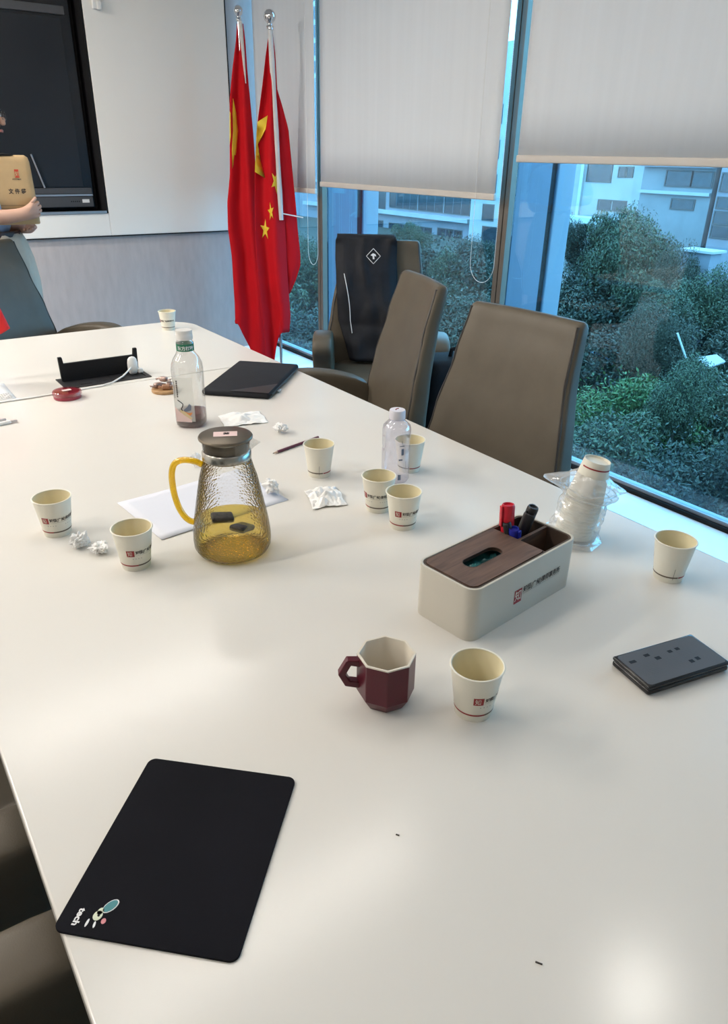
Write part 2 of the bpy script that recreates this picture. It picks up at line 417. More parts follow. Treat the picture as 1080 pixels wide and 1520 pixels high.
# niche lining
nl = MB(); d = .2
nl.box((NX0, FY + .165, NZ0), (NX1, FY + .195, NZ1)).box((NX1 - .012, FY - .016, NZ0), (NX1 - .0005, FY + .165, NZ1)).box((NX0, FY - .016, NZ0), (NX0 + .012, FY + .165, NZ1))
nl.box((NX0, FY - .016, NZ0), (NX1, FY + .165, NZ0 + .012)).box((NX0, FY - .016, NZ1 - .012), (NX1, FY + .165, NZ1))
struct(nl.build('trim_1', 'black', smooth=0))
struct(MB().box((NX0, FY - .024, NZ0 + .0005), (NX1 - .013, FY - .0165, NZ0 + .016)).build('trim_11', 'silver', smooth=0))

# window wall -------------------------------------------------------
MULL = [4.410, 2.727, 1.044, -.639, -2.322]
LEDGE_Z = .10
struct(MB().box((2.54, BY, 0), (GX + .04, FY, LEDGE_Z - .03)).build('wall_right', 'wallwhite', smooth=0))
struct(MB().box((2.52, BY, LEDGE_Z - .03), (GX - .012, FY, LEDGE_Z)).build('trim_2', 'ledge', smooth=0, bevel=.004))
fr = empty('trim_3', (GX, 0, LEDGE_Z)); struct(fr)
MB().box((-.012, BY, -.03), (.004, FY, .018)).build('gasket', 'black', fr, smooth=0)
MB().box((.004, BY, -.03), (.05, FY, .034)).build('bottom_rail', 'finlight', fr, smooth=0)
struct(MB().box((GX - .06, BY, CZ - .12), (GX + .06, FY, CZ)).build('trim_4', 'wallwhite', smooth=0))
edges = [FY] + MULL + [BY]
for i in range(len(edges) - 1):
    y1, y0 = edges[i] - .03, edges[i + 1] + .03
    w = empty('window_%d' % (i + 1), (GX + .02, (y0 + y1) / 2, LEDGE_Z)); struct(w)
    MB().box((-.004, y0 - (y0 + y1) / 2, .034), (.004, y1 - (y0 + y1) / 2, CZ - .12 - LEDGE_Z)).build('pane', 'glass', w, smooth=0)
for i, y in enumerate(MULL):
    t = empty('trim_%d' % (5 + i), (GX, y, LEDGE_Z)); struct(t)
    h = CZ - .12 - LEDGE_Z
    MB().box((-.022, .003, 0), (.016, .032, h)).build('mullion_half', 'bronze', t, smooth=0, bevel=.002)
    MB().box((-.022, -.032, 0), (.016, -.003, h)).build('mullion_half', 'bronze', t, smooth=0, bevel=.002)
    MB().box((-.014, -.003, 0), (.016, .003, h)).build('joint_strip', 'black', t, smooth=0)
    MB().box((.028, -.025, -1.5), (.264, .03, h + 2)).build('fin_panel', 'fin', t, smooth=0, bevel=.004)
    MB().box((.264, -.012, -1.5), (.309, .02, h + 2)).build('fin_gap', 'black', t, smooth=0)
    MB().box((.309, -.025, -1.5), (.443, .03, h + 2)).build('fin_nose', 'finlight', t, smooth=0, bevel=.01)

# lamps on the ceiling (first pair streaks the table, the other linear ones are added unseen fill) ---------------------
DWN = emitter('downlight_lens', (1.0, .95, .87), SPOT)
LAMPS = [((.80, 1.69), .42, 'linear ceiling lamp above the near half of the table'), ((.80, 3.25), .58, 'linear ceiling lamp above the far end of the table'),
         ((.80, -1.43), .15, 'unseen fill lamp added behind the near table end'), ((-1.7, .13), .35, 'unseen fill lamp added over the aisle near the back wall'), ((-1.7, 1.69), 1.5, 'unseen fill lamp added over the aisle left of the table'),  # out of view, added as warm fill for the near table and walls
         ((-.80, 4.40), 4.2, 'unseen fill lamp added in front of the dark display'), ((-1.7, 3.25), 3.0, 'unseen fill lamp added over the aisle by the screen')]  # out of view, added to brighten the front wall and writing panel
for (x, y), k, lab in LAMPS:
    t = empty('linear_ceiling_lamp', (x, y, CZ)); tag(t, lab, 'ceiling lamp', 'linear ceiling lamps')
    MB().box((-.72, -.05, -.012), (.72, .05, 0)).build('housing', 'whiteplastic', t, smooth=0)
    MB().box((-.70, -.04, -.0145), (.70, .04, -.0122)).build('diffuser', emitter('led_diffuser', (1.0, .945, .87), LAMP * k), t, smooth=0)
for y, lab in ((.71, 'round ceiling downlight over the near window side of the table'),):
    t = empty('downlight', (1.76, y, CZ)); tag(t, lab, 'ceiling lamp')
    MB().lathe([(.075, 0), (.075, -.008), (.055, -.01), (.055, -.001)], 28, cap0=False, cap1=False).build('rim', 'whiteplastic', t)
    MB().lathe([(.054, -.002), (.054, -.006)], 24).build('lens', DWN, t)

# roller blinds ---------------------------------------------------------------
def bead_chain(parent, pts, nbead):
    P = [Vector(p) for p in pts]; L = [0]
    for a, b in zip(P, P[1:]): L.append(L[-1] + (b - a).length)
    m = MB()
    for k in range(nbead):
        s = L[-1] * k / (nbead - 1); i = max(j for j in range(len(L)) if L[j] <= s + 1e-9); i = min(i, len(P) - 2)
        p = P[i].lerp(P[i + 1], (s - L[i]) / max(1e-6, L[i + 1] - L[i])); r = .0026
        m.add([p + Vector(q) * r for q in ((1, 0, 0), (-1, 0, 0), (0, 1, 0), (0, -1, 0), (0, 0, 1), (0, 0, -1))],
              [(0, 2, 4), (2, 1, 4), (1, 3, 4), (3, 0, 4), (2, 0, 5), (1, 2, 5), (3, 1, 5), (0, 3, 5)])
    m.tube(P, .0009, 5)
    o = m.build('bead_chain', 'chain', parent); o['kind'] = 'stuff'; return o
def blind(y0, y1, zb, label, chain_y=None, chain_z=None, cw=.08):
    yc = (y0 + y1) / 2; hw = (y1 - y0) / 2
    t = empty('roller_blind', (2.67, yc, zb)); tag(t, label, 'blind', 'roller blinds along the glass wall')
    zt = CZ - .06 - zb
    MB().grid(lambda u, v: (.002 * math.sin(u * 23) * (1 - v), -hw + 2 * hw * u, .02 + (zt - .02) * v), 24, 6).build('fabric', 'blind', t, solid=.0012)
    MB().rbox((0, 0, .013), (.009, hw + .004, .015), .005).build('bottom_bar', 'blindbar', t)
    MB().lathe([(.025, -hw), (.025, hw)], 20).xf(Matrix.Translation((0, 0, zt)) @ Matrix.Rotation(-PI / 2, 4, 'X')).build('roller_tube', 'whiteplastic', t)
    if chain_y is not None:
        cy = chain_y - yc; zl = chain_z - zb
        pts = [(-.018, cy + cw / 2 + .0, zt)] + [(-.018, cy + cw / 2, zt * (1 - k / 5)) for k in range(1, 5)] + [(-.018, cy + cw / 2 * math.cos(a), zl + .09 - .09 * math.sin(a)) for a in [PI * k / 14 for k in range(15)]] + [(-.018, cy - cw / 2, zt * k / 5) for k in range(1, 6)]
        bead_chain(t, pts, 420)
    return t
blind(4.348, 5.116, 1.237, 'narrow grey roller blind in the corner behind the flags', 4.359, 0.802, 0.123)
blind(2.726, 4.28, 1.283, 'wide roller blind with cream bottom bar between the two mullions', 2.755, 0.903, 0.168)
blind(1.072, 2.599, 1.45, 'roller blind pulled highest, above the chair nearest the camera')
blind(-.58, 0.965, 1.45, 'roller blind over the window bay nearest the camera')
blind(-2.26, -.70, .40, 'unseen roller blind added over the bay behind the camera to block daylight')  # unseen, added to keep cool window light off the near table
blind(-2.58, -2.38, .40, 'narrow unseen roller blind added in the back corner to block daylight')  # also unseen, added to close the last bay against daylight

# ================================================================== TABLE
table = empty('conference_table', (.68, 1.2, 0)); tag(table, 'long glossy white conference table with rounded far corner', 'table')
def corner_outline(x0, x1, y0, y1, r):
    pts = [(x0, y0), (x1, y0)]
    for k in range(9):
        a = k / 8 * PI / 2; pts.append((x1 - r + r * math.cos(a), y1 - r + r * math.sin(a)))
    for k in range(9):
        a = PI / 2 + k / 8 * PI / 2; pts.append((x0 + r + r * math.cos(a), y1 - r + r * math.sin(a)))
    return pts
TX0, TX1, SEAM = .030, 1.325, 2.463
off = table.location
near = [(TX0, -.85), (TX1, -.85), (TX1, SEAM - .0025), (TX0, SEAM - .0025)]
MB().prism([(x - off.x, y - off.y) for x, y in near], .715, .75).build('tabletop_panel', 'table', table, smooth=30, bevel=.003)
far = corner_outline(TX0, TX1, SEAM + .0025, 3.352, .13)
MB().prism([(x - off.x, y - off.y) for x, y in far], .715, .75).build('tabletop_panel', 'table', table, smooth=30, bevel=.003)
MB().box((TX0 + .1 - off.x, SEAM - .03 - off.y, .69), (TX1 - .1 - off.x, SEAM + .03 - off.y, .7149)).build('crossbar', 'table_edge', table, smooth=0)
for (x0, x1, y0, y1) in ((.45, .9, -.5, -.2), (.45, .9, 1.15, 1.45), (.45, .9, 2.62, 2.92)):
    MB().box((x0 - off.x, y0 - off.y, 0), (x1 - off.x, y1 - off.y, .7149)).build('pedestal', 'table', table, smooth=0, bevel=.01)
TZ = .75

# ================================================================== DISPLAY
tv = empty('wall_display', (0.438, FY + .10, 1.122)); tv.scale = (1.122, 1, 1.122); tag(tv, 'large dark flat display set into the black niche at left', 'display')
tx1 = 1.372 - .39; tx0 = -.56 - .39
MB().box((tx0, -.02, .0), (tx1, .06, 1.30)).build('body', 'blackgloss', tv, smooth=0, bevel=.004)
MB().box((tx0 + .04, -.024, .115), (tx1 - .055, -.0205, .93)).build('screen', 'screen', tv, smooth=0)
MB().box((tx0 + .02, -.034, .945), (tx1 - .03, -.0205, .985)).build('top_bar', 'darkbar', tv, smooth=0, bevel=.003)
MB().box((tx0 + .02, -.036, .078), (tx1 - .012, -.0205, .108)).build('chin_bar', 'darkbar', tv, smooth=0, bevel=.003)
MB().box((tx0 + .02, -.04, .066), (tx1 - .012, -.0205, .076)).build('silver_line', 'silver', tv, smooth=0)
MB().box((tx0 + .02, -.036, .008), (tx1 - .012, -.0205, .064)).build('lower_bar', 'darkbar', tv, smooth=0, bevel=.003)
MB().box((tx1 - .075, -.0375, .030), (tx1 - .035, -.0362, .048)).build('sticker', 'white_print', tv, smooth=0)
for k in range(5): MB().box((tx1 - .14 + k * .011, -.0375, .034), (tx1 - .134 + k * .011, -.0362, .040)).build('port', 'black', tv, smooth=0)
stylus = MB().tube([(1.184, FY + .062, 1.436), (1.234, FY + .062, 1.246)], .005, 8).build('stylus', 'silver'); tag(stylus, 'thin grey stylus clipped on the dark display beside the kraft bag', 'stylus')
sen = empty('wall_sensor', (1.672, FY - .018, 2.255)); tag(sen, 'small white sensor on the writing panel beside the screen top', 'sensor')
MB().rbox((0, -.012, 0), (.028, .0118, .04), .01).build('case', 'whiteplastic', sen); MB().rbox((.012, -.026, -.02), (.014, .006, .02), .005).build('clip', 'whiteplastic', sen)

# ================================================================== CHAIRS
def interp(tab, z):
    for (a, x), (b, y) in zip(tab, tab[1:]):
        if z <= b:
            t = (z - a) / (b - a); t = t * t * (3 - 2 * t) * .5 + t * .5
            return x + (y - x) * t
    return tab[-1][1]
BW = [(.40, .262), (.60, .275), (.75, .252), (.90, .222), (1.07, .205)]
BYC = [(.40, .215), (.60, .235), (.75, .262), (.90, .298), (1.07, .345)]
def back_ring(z, t=None, shrink=1.0):
    w = interp(BW, z) * shrink; k = max(0, min(1, (z - .5) / .55)); t0 = .080 - .034 * k; yc = interp(BYC, z) - .0425 + t0 / 2; t = t0 * (t or 1.0); pts = []
    hy = t / 2 * shrink; r = min(.016, hy * .9)
    for cx, cy, a0 in ((w - r, hy - r, 0), (-w + r, hy - r, PI / 2), (-w + r, -hy + r, PI), (w - r, -hy + r, 1.5 * PI)):
        for k in range(4):
            a = a0 + k / 3 * PI / 2
            x = cx + r * math.cos(a); y = cy + r * math.sin(a)
            pts.append((x, y + yc, z))
    # fill long front/back sides with curvature
    out = []
    for i, p in enumerate(pts):
        out.append(p); q = pts[(i + 1) % 16]
        if i in (3, 11):
            for k in range(1, 8):
                u = k / 8; x = p[0] + (q[0] - p[0]) * u; cv = (1 - (x / w) ** 2)
                y = p[1] + (q[1] - p[1]) * u + (.012 * cv if i == 3 else .020 * cv)
                out.append((x, y, z))
    return out
def make_chair():
    t = empty('office_chair')
    zs = [.40, .46, .52, .58, .64, .70, .76, .82, .88, .94, .99, 1.03, 1.055]
    rings = [back_ring(z) for z in zs] + [back_ring(1.065, .85, .985), back_ring(1.071, .5, .95)]
    bk = MB().loft(rings).build('backrest', 'leather', t, smooth=60)
    for s in (-1, 1):
        pts = [(s * (interp(BW, z) - .012), interp(BYC, z) - .0425 + .003, z) for z in np.linspace(.44, 1.06, 24)]
        MB().tube(pts, .0048, 6).build('piping', 'leatherseam', bk)
    # seat cushion
    st = MB()
    rr = []
    for (z, k) in ((.365, .90), (.375, .96), (.40, 1.0), (.44, 1.0), (.462, .97), (.474, .90), (.478, .6)):
        ring = []
        for i in range(40):
            a = 2 * PI * i / 40; c, s_ = math.cos(a), math.sin(a)
            e = .42
            ring.append((.262 * k * math.copysign(abs(c) ** e, c), -.03 + .265 * k * math.copysign(abs(s_) ** e, s_), z))
        rr.append(ring)
    st.loft(rr).build('seat', 'leather', t, smooth=60)
    for s in (-1, 1):
        # upholstered arm: solid side panel with an overhanging rounded nose
        prof = [(.235, .600), (.15, .640), (.05, .668), (-.05, .680), (-.13, .676), (-.178, .655), (-.195, .622), (-.185, .592), (-.160, .570), (-.130, .530), (-.105, .46), (-.09, .385), (.0, .372), (.20, .372)]
        rings = []
        for q, ins in ((-.050, .020), (-.044, .007), (-.034, .0), (.034, .0), (.044, .007), (.050, .020)):
            cy = sum(p[0] for p in prof) / len(prof); cz = sum(p[1] for p in prof) / len(prof); ring = []
            for (y, z) in prof:
                d_ = math.hypot(y - cy, z - cz); ring.append((s * (.288 - .012 * (z < .45)) + q, y - (y - cy) / d_ * ins, z - (z - cz) / d_ * ins))
            rings.append(ring)
        MB().loft(rings).build('armrest', 'leather', t, smooth=50, subs=1, fixn=True)
    MB().lathe([(.03, .10), (.03, .30), (.05, .31), (.11, .345), (.16, .366)], 20, c=(0, 0, 0)).build('gas_column', 'plasticblk', t)
    for k in range(5):
        a = 2 * PI * k / 5 + .3; c, s_ = math.cos(a), math.sin(a)
        MB().tube([(0, 0, .105), (.15 * c, .15 * s_, .098), (.28 * c, .28 * s_, .078)], [.03, .024, .018], 10, flat=(1, .8)).build('leg', 'chrome', t)
        w = MB()
        w.lathe([(.012, -.024), (.026, -.022), (.028, -.008), (.028, .008), (.026, .022), (.012, .024)], 16).xf(Matrix.Translation((.28 * c, .28 * s_, .0285)) @ Matrix.Rotation(a, 4, 'Z') @ Matrix.Rotation(PI / 2, 4, 'X'))
        w.tube([(.28 * c, .28 * s_, .05), (.28 * c, .28 * s_, .082)], .008, 8)
        w.build('caster', 'plasticblk', t)
    return t
chair0 = make_chair()
CH = [((1.295, 1.455), -85.7, 'taupe leather chair nearest the camera on the window side of the table'),
      ((1.455, 2.235), -109.9, 'taupe leather chair turned away, between the nearest chair and the one with the jacket'),
      ((2.19, 2.96), -34.4, 'taupe leather chair with a black jacket draped over its back'),
      ((.80, 3.71), 38.0, 'dark grey leather chair at the far table end below the screen'),
      ((-.09, 1.095), 90.0, 'grey leather chair on the left side, half hidden under the table edge'),
      ((-.09, .335), 88.0, 'grey leather chair at the bottom left corner of the picture')]
chairs = []
for i, (p, a, lab) in enumerate(CH):
    c = chair0 if i == 0 else copy_tree(chair0)
    c.location = (p[0], p[1], 0); c.rotation_euler = (0, 0, math.radians(a)); tag(c, lab, 'chair', 'leather chairs around the table'); chairs.append(c)

# jacket over the third chair -------------------------------------------------
ch3 = chairs[2]
def on_chair(ch, p): return Matrix.Translation(ch.location) @ Matrix.Rotation(ch.rotation_euler.z, 4, 'Z') @ Vector(p)
jk = empty('jacket', ch3.location, ch3.rotation_euler.z); tag(jk, 'black sports jacket with a white diamond logo hanging over the chair back', 'jacket')
def jack(u, v):
    # v: 0 at back hem, .35 over the top, 1 at the front bottom; u across (-1..1)
    x0, x1 = -.225, .075
    if v < .3:
        z = .72 + (1.07 - .72) * (v / .3); y = interp(BYC, min(z, 1.07)) + .030; wide = 1.0
    elif v < .4:
        a = (v - .3) / .1 * PI; y = interp(BYC, 1.07) - .014 + .044 * math.cos(a); z = 1.075 + .018 * math.sin(a); wide = 1.0
    else:
        w = (v - .4) / .6; z = 1.075 - .58 * w; y = interp(BYC, max(z, .4)) - .056 - .05 * math.sin(PI * min(1, w * 1.1)) * (.6 + .4 * math.sin(u * 3)); wide = 1.04 - .03 * w
        if w > .66: wide *= 1 - 1.0 * (w - .66)
        y -= max(0, w - .7) * .25
    x = (x0 + x1) / 2 + .025 * max(0, v - .5) * 2 + (x1 - x0) / 2 * wide * (2 * u - 1)
    n = mnoise.noise(Vector((x * 9, z * 5, 3.1))) * .030 + mnoise.noise(Vector((x * 22, z * 9, 7.7))) * .012
    edge = min(1, u * 8, (1 - u) * 8)
    y += (n + abs(n) * -.5 - .004) * (1 if v > .38 else .2) + (1 - edge) * (.02 if v > .4 else -.0)
    return (x, y, z)
MB().grid(jack, 34, 60).build('cloth', 'cloth_black', jk, smooth=180, solid=.014)
def jpt(u, v, o=.010):
    p = Vector(jack(u, v)); return (p.x, p.y - o, p.z)
MB().tube([jpt(.13 + .04 * math.sin(k / 18 * 3) + .05 * k / 18, .56 + .30 * k / 18) for k in range(19)], .0022, 6).build('white_piping', 'white_print', jk)
dm = MB(); cu_, cv_ = .62, .475
def diam(s, o): return [jpt(cu_ + .115 * (x0 + (x1 - x0) * t / 6), cv_ + .036 * (y0 + (y1 - y0) * t / 6), o) for (x0, y0), (x1, y1) in (((0, -1), (1, 0)), ((1, 0), (0, 1)), ((0, 1), (-1, 0)), ((-1, 0), (0, -1))) for t in range(6)]
dm.tube(diam(1.2, .011) + diam(1.2, .011)[:1], .0015, 5); dm.add([jpt(cu_ + .048 * a, cv_ + .014 * b, .0125) for a, b in ((-1, -.3), (-.2, -1), (.7, -.7), (1, .1), (.3, -.1), (.4, 1), (-.2, 1), (-.3, 0))], [tuple(range(8))])
dm.build('logo', 'white_print', jk, smooth=0)

# black bag by the window behind the chairs -----------------------------------
bag = empty('black_suitcase', (1.955, 2.10, 0), math.radians(-20)); tag(bag, 'tall black fabric bag standing between two leather chairs by the window', 'bag')
MB().rbox((0, 0, .395), (.19, .12, .37), .06).build('body', 'cloth_black', bag)
MB().rbox((0, -.125, .30), (.15, .02, .22), .018).build('front_pocket', 'cloth_black', bag)
MB().tube([(-.05, 0, .755), (-.045, 0, .79), (0, 0, .80), (.045, 0, .79), (.05, 0, .755)], .009, 8).build('grab_handle', 'cloth_black', bag)
for s in (-1, 1): MB().lathe([(.012, -.012), (.027, -.01), (.027, .01), (.012, .012)], 16).xf(Matrix.Translation((s * .14, .08, .027)) @ Matrix.Rotation(PI / 2, 4, 'Y')).build('wheel', 'plasticblk', bag)

# ================================================================== FLAGS
RD = Vector((.8147, -.5798, 0)); ND = Vector((-.5798, -.8147, 0))
FA = [(2.178, -0.01, 0.027), (2.09, -0.019, 0.035), (1.947, -0.045, 0.04), (1.762, -0.073, 0.052), (1.57, -0.085, 0.061), (1.331, -0.1, 0.067), (1.165, -0.128, 0.073), (0.994, -0.134, 0.079), (0.818, -0.121, 0.085), (0.497, -0.121, 0.091), (0.281, -0.129, 0.092), (0.157, -0.12, 0.067)]
FB = [(2.115, -0.004, 0.011), (1.996, -0.029, 0.025), (1.822, -0.059, 0.029), (1.605, -0.102, 0.034), (1.34, -0.127, 0.04), (1.182, -0.135, 0.045), (1.019, -0.141, 0.052), (0.852, -0.14, 0.056), (0.723, -0.137, 0.058), (0.456, -0.121, 0.072), (0.317, -0.108, 0.056), (0.157, -0.122, 0.022)]
FC = [(1.84, 0.013, 0.018), (1.728, 0.016, 0.054), (1.605, 0.02, 0.088), (1.34, 0.025, 0.109), (1.182, 0.028, 0.122), (1.019, 0.034, 0.132), (0.852, 0.039, 0.146), (0.786, 0.043, 0.144), (0.696, 0.045, 0.112), (0.606, 0.045, 0.07)]
def row(tab, z):
    for (a, l, r), (b_, l2, r2) in zip(tab, tab[1:]):
        if z >= b_:
            t = (a - z) / (a - b_); return l + (l2 - l) * t, r + (r2 - r) * t
    return tab[-1][1:]
def flag_fn(tab, ph, amp=.026, fold=3.2, hemtilt=0.0, fwd=0.0):
    z0, z1 = tab[0][0], tab[-1][0]
    def fn(u, v):
        z = z0 + (z1 - z0) * v
        l, r = row(tab, z); s = l + (r - l) * u
        w = min(1, (r - l) / .15)
        dn = amp * w * math.sin(u * PI * fold + ph + .5 * math.sin(v * 5)) + .006 * mnoise.noise(Vector((u * 4, v * 9, ph)))
        hz = hemtilt * (u - .5) * max(0, v - .9) * 10
        return RD * s + ND * (dn + fwd * min(1, v * 6)) + Vector((0, 0, z + hz))
    return fn
def on_flag(fn, parent, pts, cu, cv, su, sv, mat, name):
    """print: fan of small facets laid on the cloth"""
    m = MB(); o = .0042
    def at(u, v):
        return Vector(fn(min(max(u, 0), 1), min(max(v, 0), 1))) + ND * o
    n = len(pts); rings = []
    for q in (1.0, .66, .33): rings.append([at(cu + p[0] * su * q, cv - p[1] * sv * q) for p in pts])
    m.loft(rings, True, False, True)
    return m.build(name, mat, parent, smooth=180, solid=.0006)
def flagpole(loc, ztop, ball, label, tilt=0.0):
    t = empty('flagpole', (loc[0], loc[1], 0)); tag(t, label, 'flagpole', 'corner flagpoles')
    tv_ = RD * tilt
    MB().lathe([(.13, 0), (.13, .012), (.11, .02), (.03, .035), (.022, .06)], 28).build('base', 'pole', t)
    MB().tube([(0, 0, .05), (0, 0, 1.0), tuple(tv_ + Vector((0, 0, ztop - .05)))], .0095, 10).build('pole', 'pole', t)
    c = tv_ + Vector((0, 0, ztop - .028))
    MB().lathe([(.001, ball), (ball * .5, ball * .87), (ball * .87, ball * .5), (ball, 0), (ball * .87, -ball * .5), (ball * .45, -ball * .9), (ball * .4, -ball * 1.15), (ball * .62, -ball * 1.4), (ball * .5, -ball * 1.6), (ball * .6, -ball * 1.85)], 20, c=tuple(c)).build('finial', 'chrome', t, smooth=60)
    return t
fpA = flagpole((2.424, 4.825), 2.272, .029, 'flagpole with chrome ball, nearer the writing panel')
fpB = flagpole((2.457, 4.488), 2.211, .036, 'flagpole with larger chrome ball, nearer the window')
def sleeve(t, z0, z1, r0, dx=0.0):
    MB().tube([tuple(RD * dx * k / 6 + ND * .004 + Vector((0, 0, z0 + (z1 - z0) * k / 6))) for k in range(7)], [r0 * (.9 + .2 * (k % 2)) for k in range(7)], 10).build('white_sleeve', 'whitecloth', t)
fa = empty('red_flag', (2.424, 4.825, 0)); tag(fa, 'furled red flag with yellow sickle print beside the writing panel', 'flag')
fnA = flag_fn(FA, .6, .022, 3.0, -.5, .036)
MB().grid(lambda u, v: tuple(fnA(u, v)), 48, 70).build('cloth', 'red_flag', fa, smooth=180, solid=.003)
MB().tube([tuple(RD * (.012 + .020 * k / 6) + ND * (.012 + .03 * k / 6) + Vector((0, 0, 2.188 - .33 * k / 6))) for k in range(7)], [.013, .012, .011, .010, .008, .006, .003], 8).build('white_sleeve', 'whitecloth', fa)
cres = [(.0, 1.0), (.22, .6), (.32, .1), (.18, -.5), (-.1, -1), (-.12, -.45), (-.02, .1), (-.04, .6)]
on_flag(fnA, fa, cres, .16, .30, .55, .100, 'yellow', 'sickle_print')
on_flag(fnA, fa, [(0, 1), (.3, .9), (.35, -.2), (.0, -.6)], .0, .295, .16, .06, 'yellow', 'hammer_print')
fb = empty('star_flag', (2.457, 4.488, 0)); tag(fb, 'furled red flag with yellow stars hanging nearer the window', 'flag')
fnB = flag_fn(FB, 2.2, .024, 2.6, .8)
MB().grid(lambda u, v: tuple(fnB(u, v)), 48, 70).build('cloth', 'red_flag', fb, smooth=180, solid=.003)
fnC = flag_fn(FC, .4, .012, 1.4)
MB().grid(lambda u, v: tuple(fnC(u, v) - ND * .035), 20, 40).build('back_fold', 'red_flag', fb, smooth=180, solid=.003)
sleeve(fb, 2.126, 1.077, .015, .031)
MB().tube([tuple(RD * .031 + Vector((0, 0, 1.117))), tuple(RD * .174 + ND * .01 + Vector((0, 0, 1.094)))], .004, 6).build('tie_rod', 'white_print', fb)
st5 = star_pts(1.0)
big = [(max(-.45, x), y) for x, y in star_pts(1.0, .35)]
on_flag(fnB, fb, [(-.05, .62), (.55, .78), (.45, .45), (.05, .1), (.25, -.55), (.42, -.78), (-.08, -.62), (-.18, 0)], .03, .315, .80, .115, 'yellow', 'large_star')
on_flag(fnB, fb, star_pts(1.0, .5), .78, .415, .17, .036, 'yellow', 'small_star')
on_flag(fnB, fb, star_pts(1.0, 1.1), .56, .505, .12, .030, 'yellow', 'small_star')
on_flag(fnB, fb, star_pts(1.0, .1), .32, .562, .17, .034, 'yellow', 'small_star')

# ================================================================== PAPER CUPS
CR0, CR1, CHH = .0265, .0375, .081        # base radius, rim radius, height
def cup_r(z): return CR0 + (CR1 - CR0) * z / CHH
TXT_FIRM = text_geo('知恒(广州)律师事务所', .0084, .00022)
TXT_MARK = text_geo('知', .0112, -.00002)
def wrap(mb, vs, fs, a0, z0, off=.00035):
    """lay flat lettering on the cup wall, starting at angle a0 (running counter-clockwise), baseline z0"""
    out = []
    for x, y, _ in vs:
        z = z0 + y; r = cup_r(z) + off; a = a0 + x * .80 / cup_r(z0); out.append((r * math.cos(a), r * math.sin(a), z))
    return mb.add(out, fs)
def patch(mb, a0, a1, z0, z1, off=.0003, n=12):
    return mb.grid(lambda u, v: ((cup_r(z0 + (z1 - z0) * v) + off) * math.cos(a0 + (a1 - a0) * u), (cup_r(z0 + (z1 - z0) * v) + off) * math.sin(a0 + (a1 - a0) * u), z0 + (z1 - z0) * v), n, 1)
CUP_ME = {}
def cup_parts():
    if CUP_ME: return
    body = MB().lathe([(CR0 - .004, .005), (CR0 - .0012, .004), (CR0 - .0012, .0), (CR0, 0), (CR1, CHH)], 48, cap0=False, cap1=False)
    body.lathe([(.0005, .005), (CR0 - .004, .005)], 48, cap0=False, cap1=False)
    CUP_ME['wall'] = (body, 'paper')
    CUP_ME['lining'] = (MB().lathe([(CR1 - .0009, CHH), (CR0 + .0002, .0075), (.0005, .0075)], 48, cap0=False, cap1=False), 'paper_in')
    prof = [(CR1 + .0016 * math.cos(a), CHH + .0002 + .0013 * math.sin(a)) for a in [2 * PI * k / 10 for k in range(11)]]
    CUP_ME['rim'] = (MB().lathe(prof, 48, cap0=False, cap1=False), 'paper')
    CUP_ME['logo'] = (patch(MB(), 0, .0150 / .033, .0345, .0480), 'red_print')
    CUP_ME['logo_glyph'] = (wrap(MB(), *TXT_MARK, .06, .0372, .0006), 'paper')
    CUP_ME['lettering'] = (wrap(MB(), *TXT_FIRM, .52, .0395), 'dark_print')
    g = MB()
    patch(g, .52, 2.6, .0362, .0368)
    for k in list(range(4)) + list(range(7, 11)): patch(g, .32 + k * .165, .32 + k * .165 + .055, .0285, .0302, n=2)
    CUP_ME['small_print'] = (g, 'grey_print')
    CUP_ME['red_band'] = (patch(MB(), -1.7, .62, .0122, .0150, n=40), 'red_print')
    CUP_ME['brown_band'] = (patch(MB(), .62, 4.55, .0122, .0153, n=64), 'olive_print')
    CUP_ME['seam_print'] = (patch(MB(), 4.22, 4.24, .009, .034, .0004, 1), 'dark_print')
    CUP_ME['paper_seam'] = (patch(MB(), 4.23, 4.26, .003, CHH - .002, .0002, 1), 'paper')
cup_parts()
def make_cup():
    t = empty('paper_cup')
    for n, (mb, mt) in CUP_ME.items():
        mb.build(n, mt, t, smooth=60)
    return t
cup0 = make_cup()
def cam_ang(x, y): return math.atan2(-y, -x)
CUPS = [((.258, 1.463), -.90, 'printed white paper cup standing farthest left on the table'),
        ((.348, 1.243), -.50, 'printed paper cup in front of the glass jug, beside a crumpled tissue'),
        ((.878, 1.428), None, 'paper cup with its print turned away, beside the pencil'),
        ((.886, 1.189), -1.35, 'paper cup with side lettering, partly behind another cup near the clear bottle'),
        ((.881, 1.092), -.55, 'paper cup with red square logo, frontmost of the two by the clear bottle'),
        ((1.086, 1.331), None, 'paper cup half hidden behind the clear water bottle'),
        ((.609, .574), .0, 'largest looking paper cup, right of the burgundy mug'),
        ((1.177, .642), None, 'paper cup alone at the right table edge by the window'),
        ((1.179, 3.191), -1.6, 'small looking paper cup at the far end of the table')]
for i, (p, a, lab) in enumerate(CUPS):
    c = cup0 if i == 0 else copy_tree(cup0)
    if a is None:      # seam towards the camera
        rz = cam_ang(*p) - 4.23 + {2: .0, 5: -.3, 7: .35}[i]
    else:
        rz = cam_ang(*p) + a
    c.location = (p[0], p[1], TZ); c.rotation_euler = (0, 0, rz); tag(c, lab, 'cup', 'paper cups standing on the table')

